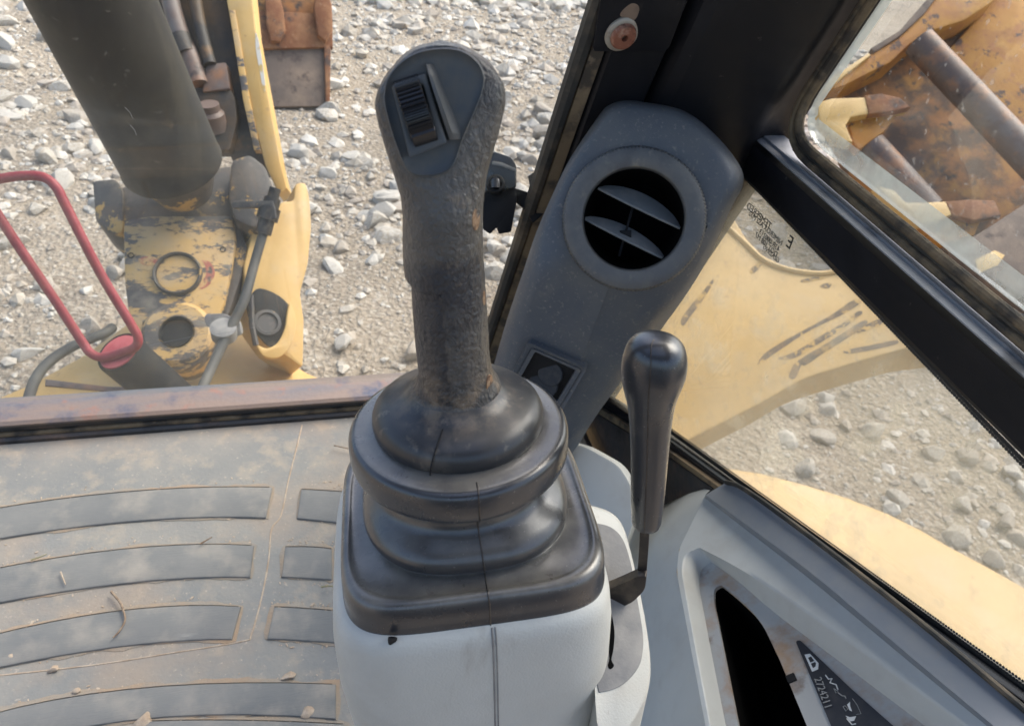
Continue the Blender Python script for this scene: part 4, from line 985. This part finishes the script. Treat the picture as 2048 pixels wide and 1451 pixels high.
# swing bracket
BC = at(356, 560, 1.98); bnn = (V((-.05, -.55, .83))).normalized(); BP = (BC, bnn)
sb = thing('swing_bracket', 'worn yellow and black swing bracket plate with round boss and hole', 'bracket', BC)
pts = [(246, 440), (300, 430), (464, 430), (472, 478), (462, 540), (450, 600), (436, 640), (420, 690), (404, 722), (370, 740), (330, 738), (296, 716), (276, 680), (258, 640), (248, 560)]
bm = B(); prism(bm, sight(rp(pts, 14), BP), bnn, .10, .008); obj('casting', bm, M['yellowworn'], sb)
bm = B(); prism(bm, sight(rp([(238, 376), (300, 350), (470, 330), (480, 400), (470, 445), (244, 450)], 8), (BC-bnn*.03, bnn)), bnn, .10, .008); obj('saddle', bm, M['yellowblack'], sb)
kb2 = 1.98/F
bm = B(); c = on(356, 548, BP); lathe(bm, c, bnn, [(0, 47*kb2), (.010, 46*kb2), (.014, 44*kb2), (.012, 41*kb2), (.002, 40*kb2)], 40, False); obj('boss_ring', bm, M['yellowblack'], sb)
bm = B(); lathe(bm, c, bnn, [(.0005, 40*kb2), (.003, 39*kb2), (.0035, .0002)], 40, False); obj('boss_cap', bm, M['yellowworn'], sb)
c = on(356, 668, BP)
bm = B(); lathe(bm, c-bnn*.03, bnn, [(-.03, 70*kb2), (.036, 66*kb2), (.046, 58*kb2), (.048, 34*kb2), (.044, 30*kb2), (-.0, 29*kb2), (-.0, .0002)], 40, False); obj('pivot_collar', bm, M['yellowworn'], sb)
bm = B(); lathe(bm, c+bnn*.0, bnn, [(.0215, 30.5*kb2), (.018, 29.5*kb2), (.008, 28*kb2), (.008, .0002)], 32, False); obj('pivot_bore', bm, M['black'], sb)
for (u, v) in [(262, 511), (446, 499), (292, 648)]:
    bm = B(); lathe(bm, on(u, v, BP), bnn, [(-.004, 6*kb2), (.002, 6*kb2), (.0022, 4.6*kb2), (-.001, 4.4*kb2), (-.001, .0002)], 14, False); obj('bolt_hole', bm, M['black'], sb)
bm = B(); prism(bm, sight(rp([(184, 360), (232, 356), (246, 380), (246, 466), (218, 466), (190, 440)], 10), (BC+bnn*.05, (bnn+V((-.5, 0, 0))).normalized())), bnn, .14, .012); obj('pin_lug', bm, M['yellowblack'], sb)
bm = B(); prism(bm, sight(rp([(462, 318), (500, 306), (530, 330), (548, 380), (540, 450), (505, 455), (470, 440), (455, 400)], 10), (BC+bnn*.04, bnn)), bnn, .14, .012); obj('pin_lug', bm, M['yellowblack'], sb)
bm = B(); prism(bm, sight(rp([(450, 430), (474, 436), (496, 500), (480, 560), (452, 640), (440, 630), (464, 540)], 8), (BC-bnn*.02, bnn)), bnn, .10, .006); obj('side_web', bm, M['yellowblack'], sb)
for pts in ([(276, 520), (290, 513), (308, 514), (318, 524), (306, 530), (288, 530)], [(404, 520), (420, 524), (430, 545), (422, 566), (404, 578), (398, 570), (412, 550), (410, 530)]):
    bm = B(); prism(bm, sight(cr([V(p) for p in pts], 3), (BC+bnn*.0006, bnn)), bnn, .002); obj('paint_smear', bm, M['smear'], sb)
# hinge casting right of the bracket
HC = at(550, 560, 2.06); hn = V((.25, -.6, .75)).normalized(); HP = (HC, hn)
hc = thing('hinge_casting', 'yellow hinge casting with dark pin eye right of the swing bracket', 'casting', HC)
hp = [(508, 452), (556, 420), (562, 402), (588, 402), (590, 366), (612, 364), (620, 400), (623, 452), (616, 528), (600, 585), (608, 640), (606, 735), (580, 716), (540, 690), (505, 640), (492, 590), (488, 530)]
bm = B(); prism(bm, sight(rp(hp, 10), HP), hn, .16, .014); obj('casting', bm, M['yellow'], hc)
bm = B(); c = on(540, 648, HP); kh = 2.06/F
bm = B(); prism(bm, sight(cr([V(p) for p in [(500, 592), (520, 576), (560, 592), (584, 622), (580, 662), (566, 692), (536, 690), (505, 650), (494, 612)]], 4), (HC+hn*.003, hn)), hn, .01, .002); obj('eye_shade', bm, M['black'], hc)  # shading of the recess put in as a flat black plate
bm = B(); lathe(bm, on(534, 646, HP), hn, [(.0035, 27*kh), (.010, 26*kh), (.011, 20*kh), (.005, 18*kh), (.005, .0002)], 28, False); obj('pin_eye', bm, M['yellowblack'], hc)
bm = B(); prism(bm, sight(cr([V(p) for p in [(580, 606), (592, 640), (586, 680), (562, 712), (530, 712), (514, 690), (534, 696), (556, 684), (570, 656), (574, 628)]], 4), (HC+hn*.016, hn)), hn, .02, .005); obj('eye_lip', bm, M['yellow'], hc)
bm = B(); tube(bm, [on(502, 590, (HC+hn*.006, hn)), on(504, 650, (HC+hn*.006, hn)), on(512, 690, (HC+hn*.006, hn))], .008, 8); obj('grease_pipe', bm, M['steel'], hc)
# boom cylinder
cyl = thing('boom_cylinder', 'large dusty black boom cylinder slanting up from the yellow bracket', 'hydraulic cylinder', at(345, 345, 1.96))
c0, c1 = at(345, 330, 1.96), at(80, -220, 1.42)
ca = (c1-c0).normalized(); rad = 97*1.96/F
bm = B(); lathe(bm, c0, ca, [(-.005, rad*.90), (0, rad*1.0), (.008, rad*1.02), (.02, rad*1.0), (.3, rad*.99), (.8, rad*.97), (1.2, rad*.96)], 64); obj('barrel', bm, M['cyl'], cyl)
bm = B(); lathe(bm, c0, ca, [(-.10, rad*.55), (-.05, rad*.72), (-.006, rad*.88)], 40); obj('rod_end', bm, M['yellowblack'], cyl)
cs = ca.cross(-D_).normalized(); cs = cs if cs.dot(R_) < 0 else -cs
bm = B(); tube(bm, [c0+ca*t+cs*rad*1.02-(-D_)*.02 for t in (.17, .22, .5, .9)], .018, 12); obj('side_pipe', bm, M['cyl'], cyl)
# boom
boom = thing('boom', 'tall yellow boom plate with dark oily inside behind the cylinder', 'boom', at(480, 300, 2.3))
BMP = facing(500, 180, 2.30, (.1, .1, 0))
bm = B(); prism(bm, sight([(432, -120), (494, -120), (512, 60), (540, 210), (562, 330), (574, 376), (558, 390), (530, 330), (500, 220), (470, 100)], BMP), BMP[1], .07, .006); obj('boom_plate', bm, M['yellow'], boom)
bm = B(); prism(bm, sight(cr([V(p) for p in [(511, 66), (517, 80), (524, 120), (531, 176), (527, 182), (519, 140), (512, 100)]], 3), (BMP[0]+BMP[1]*.0008, BMP[1])), BMP[1], .003); obj('paint_scuff', bm, M['scuff'], boom)
BMD = (BMP[0]-BMP[1]*.05, BMP[1])
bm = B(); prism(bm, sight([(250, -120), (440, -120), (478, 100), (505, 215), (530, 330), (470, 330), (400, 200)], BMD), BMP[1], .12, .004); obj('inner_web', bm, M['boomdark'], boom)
bm = B(); prism(bm, sight([(458, 20), (470, 20), (500, 200), (520, 300), (508, 300), (486, 200)], (BMP[0]+BMP[1]*.004, BMP[1])), BMP[1], .03, .002); obj('edge_rib', bm, M['yellowworn'], boom)
bm = B(); prism(bm, sight(rp([(388, 178), (462, 178), (470, 196), (474, 240), (460, 300), (430, 300), (404, 240)], 6), (BMP[0]-BMP[1]*.01, BMP[1])), BMP[1], .06, .006); obj('port_block', bm, M['boomdark'], boom)
bm = B(); prism(bm, sight(rp([(412, 128), (452, 124), (460, 178), (404, 184)], 5), (BMP[0]-BMP[1]*.002, BMP[1])), BMP[1], .05, .006); obj('port_flange', bm, M['tubepaint'], boom)
BT = (BMP[0]-BMP[1]*.0, BMP[1])
bm = B(); tube(bm, sight(cr([(318, -100), (346, 20), (366, 80), (384, 120), (398, 168)], 5, False), BT), .026, 14); obj('steel_pipe', bm, M['tubepaint'], boom)
bm = B(); tube(bm, sight(cr([(378, -100), (392, 10), (404, 70), (420, 130)], 5, False), BT), .020, 12); obj('steel_pipe', bm, M['boomdark'], boom)
bm = B(); lathe(bm, on(366, 92, BT), on(384, 120, BT)-on(346, 20, BT), [(-.03, .033), (.03, .033)], 16); obj('pipe_collar', bm, M['boomdark'], boom)
bm = B(); lathe(bm, on(424, 240, BT), BMP[1]+U_, [(-.03, .04), (.02, .04), (.03, .03), (.05, .03)], 16); obj('hose_fitting', bm, M['tubepaint'], boom)
# hoses
hz = thing('hydraulic_hose', 'grey hydraulic hose with fitting running down beside the worn bracket', 'hose', at(530, 420, 1.86))
bm = B(); tube(bm, [at(*p) for p in []] or cr([at(540, 420, 1.86), at(528, 460, 1.86), at(508, 530, 1.84), at(488, 600, 1.80), at(464, 650, 1.78), at(430, 720, 1.74), at(398, 790, 1.68)], 6, False), .0115, 14); obj('hose', bm, M['hose'], hz)
bm = B(); lathe(bm, at(538, 424, 1.86), at(548, 385, 1.86)-at(528, 460, 1.86), [(-.055, .019), (-.02, .019), (-.02, .026), (.01, .026), (.01, .020), (.035, .020), (.035, .014), (.06, .014)], 16); obj('fitting', bm, M['steel'], hz)
bm = B(); lathe(bm, at(447, 660, 1.775), V((0, -.2, 1)), [(-.02, .030), (.01, .030), (.014, .018)], 16); obj('clamp', bm, M['gasket'], hz)
bm = B(); prism(bm, sight(rp([(408, 628), (444, 626), (478, 640), (484, 668), (460, 676), (410, 650)], 8), facing(440, 650, 1.79)), -D_, .012, .002); obj('clamp_plate', bm, M['gasket'], hz)
bm = B(); prism(bm, sight(rp([(462, 402), (545, 400), (550, 418), (552, 436), (540, 440), (534, 414), (464, 416)], 3), facing(500, 415, 1.84)), -D_, .012, .002); obj('hose_bracket', bm, M['yellowblack'], hz)
hz2 = thing('hydraulic_hose', 'thin blue grey hose curving along the left edge of the yellow deck', 'hose', at(110, 720, 1.75))
bm = B(); tube(bm, cr([at(52, 815, 1.66), at(70, 760, 1.72), at(100, 722, 1.78), at(150, 690, 1.82), at(205, 668, 1.86), at(225, 655, 1.9)], 6, False), .012, 12); obj('hose', bm, M['hose'], hz2)
# red hoop on its black tube
hoop = thing('guard_hoop', 'bent red painted hoop fixed to a black tube with faded red cap', 'guard', at(240, 700, 1.56))
hd = 1.50
bm = B(); tube(bm, cr([at(-120, 372, 1.42), at(-30, 362, 1.43), at(40, 352, 1.44), (at(85, 354, 1.445)), at(112, 374, 1.45), at(132, 412, 1.46), at(200, 545, 1.50), at(262, 648, 1.535), at(276, 676, 1.545), at(270, 694, 1.55), at(245, 704, 1.555), at(205, 714, 1.56), at(182, 706, 1.56), at(166, 686, 1.56), at(110, 600, 1.53), at(50, 512, 1.50), at(0, 436, 1.47), at(-120, 250, 1.42)], 6, False), .0092, 14); obj('hoop', bm, M['red'], hoop)
tc0 = at(238, 704, 1.575); tax = (at(312, 830, 1.62)-tc0).normalized(); tr_ = 47*1.575/F
tax = (tax*.62+D_*.62).normalized()
bm = B(); lathe(bm, tc0, tax, [(.006, tr_*.86), (0, tr_*.90), (-.002, tr_*.96), (.003, tr_), (.35, tr_)], 36); obj('tube_body', bm, M['black'], hoop)
bm = B(); lathe(bm, tc0, -tax, [(.0, tr_*.86), (.003, tr_*.84), (.004, .0002)], 36, False); obj('end_cap', bm, M['redpale'], hoop)
# digging bucket on the ground ahead
BKc = on(590, 215, hplane(GZ)); 
bk = thing('digging_bucket', 'rusty brown digging bucket with two teeth resting on the stony ground', 'bucket', BKc)
bkn = V((.05, -.80, .60)).normalized(); BK = (BKc, bkn)
def bkp(name, pts, off, th, mat, bev=.008):
    bm = B(); prism(bm, sight(pts, (BKc+bkn*off, bkn)), bkn, th, bev); return obj(name, bm, M[mat], bk)
bkp('back_plate', [(516, 88), (652, 86), (656, 212), (530, 214)], .0, .05, 'rustdark')
bkp('side_edge', [(648, 86), (662, 86), (660, 214), (652, 214)], .03, .07, 'rust')
bkp('cutting_edge', [(505, 20), (664, 28), (666, 94), (510, 98)], .03, .06, 'rust')
bkp('tooth', [(530, -20), (556, -20), (566, 16), (572, 60), (560, 82), (542, 82), (532, 40)], .08, .08, 'rust', .012)
bkp('tooth', [(632, -20), (656, -20), (664, 10), (666, 60), (652, 82), (636, 70), (628, 16)], .08, .08, 'rust', .012)
bkp('inner_shell', [(500, -120), (640, -120), (640, 30), (505, 30)], -.03, .04, 'darkrust')

# ------------------------------------------------------------------ outside, on the right
FZ = -.18
fen = thing('body_panel', 'smooth pale yellow rounded body panel outside the lower side pane', 'body panel', on(1800, 1200, hplane(FZ)))
fe = [(1340, 905), (1432, 921), (1520, 934), (1614, 958), (1700, 985), (1780, 1016), (1845, 1048), (1904, 1082), (1980, 1122), (2048, 1160), (2200, 1260), (2300, 1700), (1700, 1500), (1300, 1000)]
fpts = sight([p for p in fe], hplane(FZ))
bm = B(); prism(bm, fpts, (0, 0, 1), .22, .03, 5); obj('panel_skin', bm, M['yellowlt'], fen)
# blade arm casting
AZ = -.62
ac = at(1560, 640, 2.2); an_ = V((-.25, -.35, .9)).normalized(); AP = (ac, an_)
arm = thing('blade_arm', 'scuffed yellow arm casting with two curved slots beside the lower pane', 'machine arm', ac)
ap = [(1180, 470), (1320, 400), (1420, 402), (1466, 434), (1495, 480), (1527, 511), (1560, 527), (1593, 536), (1640, 541), (1682, 536), (1730, 545), (1850, 610), (1930, 680), (1822, 694), (1720, 722), (1622, 752), (1593, 764), (1531, 801), (1399, 868), (1300, 920), (1120, 900), (1050, 760)]
bm = B(); prism(bm, sight(rp(ap, 10), AP), an_, .16, .020, 4); obj('casting', bm, M['yellow'], arm)
for pts in ([(1516, 728), (1528, 708), (1560, 686), (1604, 662), (1660, 631), (1706, 600), (1722, 604), (1690, 626), (1640, 650), (1600, 672), (1556, 702)],
            [(1556, 716), (1592, 702), (1640, 672), (1690, 643), (1716, 622), (1724, 628), (1690, 654), (1642, 684), (1604, 708), (1580, 718)],
            [(1578, 752), (1588, 728), (1606, 716), (1600, 736), (1590, 756)],
            [(1712, 664), (1740, 645), (1768, 636), (1762, 648), (1736, 660)]):
    bm = B(); prism(bm, sight(cr([V(p) for p in pts], 4), (ac+an_*.001, an_)), an_, .004); obj('slot_scrape', bm, M['slot_scrape'], arm)  # dark slot recesses put into colour as flat, partly rusty marks
bm = B(); prism(bm, sight(cr([V(p) for p in [(1604, 716), (1650, 688), (1700, 656), (1728, 640), (1734, 648), (1700, 672), (1646, 706), (1610, 730)]], 4), (ac+an_*.002, an_)), an_, .004, .001); obj('slot_scrape', bm, M['slotrust'], arm)
for pts in ([(1362, 640), (1380, 612), (1400, 590), (1424, 560), (1426, 566), (1404, 602), (1384, 628), (1368, 650)], [(1640, 572), (1652, 566), (1664, 568), (1656, 576)], [(1602, 560), (1640, 552), (1648, 556), (1612, 564)], [(1500, 540), (1520, 520), (1524, 528), (1508, 546)], [(1690, 700), (1740, 690), (1790, 680), (1792, 688), (1730, 702), (1694, 706)]):
    bm = B(); prism(bm, sight(cr([V(p) for p in pts], 3), (ac+an_*.0012, an_)), an_, .004); obj('paint_chip', bm, M['slot_scrape'], arm)
bm = B(); tube(bm, sight(cr([(1440, 440), (1490, 486), (1524, 518), (1560, 534), (1596, 543), (1640, 547), (1682, 543), (1728, 552)], 5, False), (ac+an_*.001, an_)), .009, 8); obj('edge_weld', bm, M['yellow'], arm)
# rusty attachment frame seen through the upper side window
kc = at(1850, 250, 4.0); kn2 = V((-.30, -.50, .80)).normalized(); KP2 = (kc, kn2)
att = thing('attachment_frame', 'rusty yellow attachment frame with brown tubes seen through the upper window', 'attachment', kc)
def ap_(name, pts, off, th, mat, bev=.01, r=0):
    bm = B(); P = rp(pts, r) if r else pts; prism(bm, sight(P, (kc+kn2*off*1.38, kn2)), kn2, th*1.38, bev*1.38); return obj(name, bm, M[mat], att)
ap_('back_plate', [(1640, 186), (1720, 130), (1800, 80), (1920, -40), (2250, -160), (2250, 700), (1960, 520), (1820, 430), (1690, 320)], -.10, .06, 'darkrust')
ap_('inner_face', [(1900, 96), (1960, 30), (2010, -40), (2250, -120), (2250, 400), (2120, 330), (2040, 262)], -.06, .035, 'rustyellow')
ap_('side_flange', [(1641, 184), (1690, 142), (1742, 106), (1800, 72), (1850, 22), (1900, -40), (2030, -60), (1985, 4), (1930, 40), (1860, 62), (1820, 88), (1782, 124), (1730, 150), (1690, 170)], .02, .10, 'rustyellow')
ap_('flange_edge', [(1640, 178), (1664, 155), (1738, 105), (1742, 110), (1690, 150), (1652, 184)], .04, .03, 'yellow', .004)
ap_('outer_lip', [(1742, 96), (1800, 60), (1870, -20), (1884, -20), (1850, 26), (1800, 72), (1748, 104)], .03, .04, 'rustdark', .005)
def attube(u0, v0, u1, v1, r_, mat, off=.05):
    bm = B(); a, b = on(u0, v0, (kc+kn2*off*1.38, kn2)), on(u1, v1, (kc+kn2*off*1.38, kn2)); tube(bm, [a, a.lerp(b, .5), b], r_*1.38, 24); return obj('cross_tube', bm, M[mat], att)
attube(1838, 84, 2250, 520, .058, 'tubepaint', .06)
attube(1742, 290, 1860, 420, .052, 'tubepaint', .02)
ap_('mount_tab', [(1636, 204), (1664, 196), (1728, 194), (1764, 188), (1800, 196), (1820, 214), (1780, 222), (1736, 228), (1702, 234), (1692, 250), (1706, 284), (1672, 280), (1640, 240)], .09, .05, 'yellow', .006)
ap_('tab_wear', [(1730, 190), (1764, 186), (1802, 195), (1822, 214), (1780, 223), (1738, 228)], .095, .03, 'rust', .006)
ap_('gusset', [(1696, 236), (1740, 230), (1794, 230), (1770, 262), (1718, 300), (1706, 282)], .055, .05, 'rustyellow', .006)
ap_('mount_tab', [(1752, 370), (1790, 380), (1812, 404), (1850, 404), (1892, 402), (1904, 428), (1880, 440), (1843, 446), (1800, 420)], .09, .05, 'yellow', .006)
ap_('tab_wear', [(1890, 402), (1940, 398), (1990, 400), (2004, 430), (1950, 440), (1906, 430)], .088, .03, 'rust', .006)
ap_('gusset', [(1842, 446), (1904, 432), (1962, 440), (1950, 470), (1890, 486), (1856, 468)], .05, .05, 'rustyellow', .006)
ap_('lower_beam', [(1905, 500), (1980, 452), (2060, 400), (2260, 270), (2260, 560), (2120, 640), (1990, 560)], .10, .08, 'rustdark', .008)
ap_('beam_scuff', [(1950, 520), (1990, 500), (2010, 510), (1996, 530), (1960, 545)], .103, .01, 'yellow', .002)
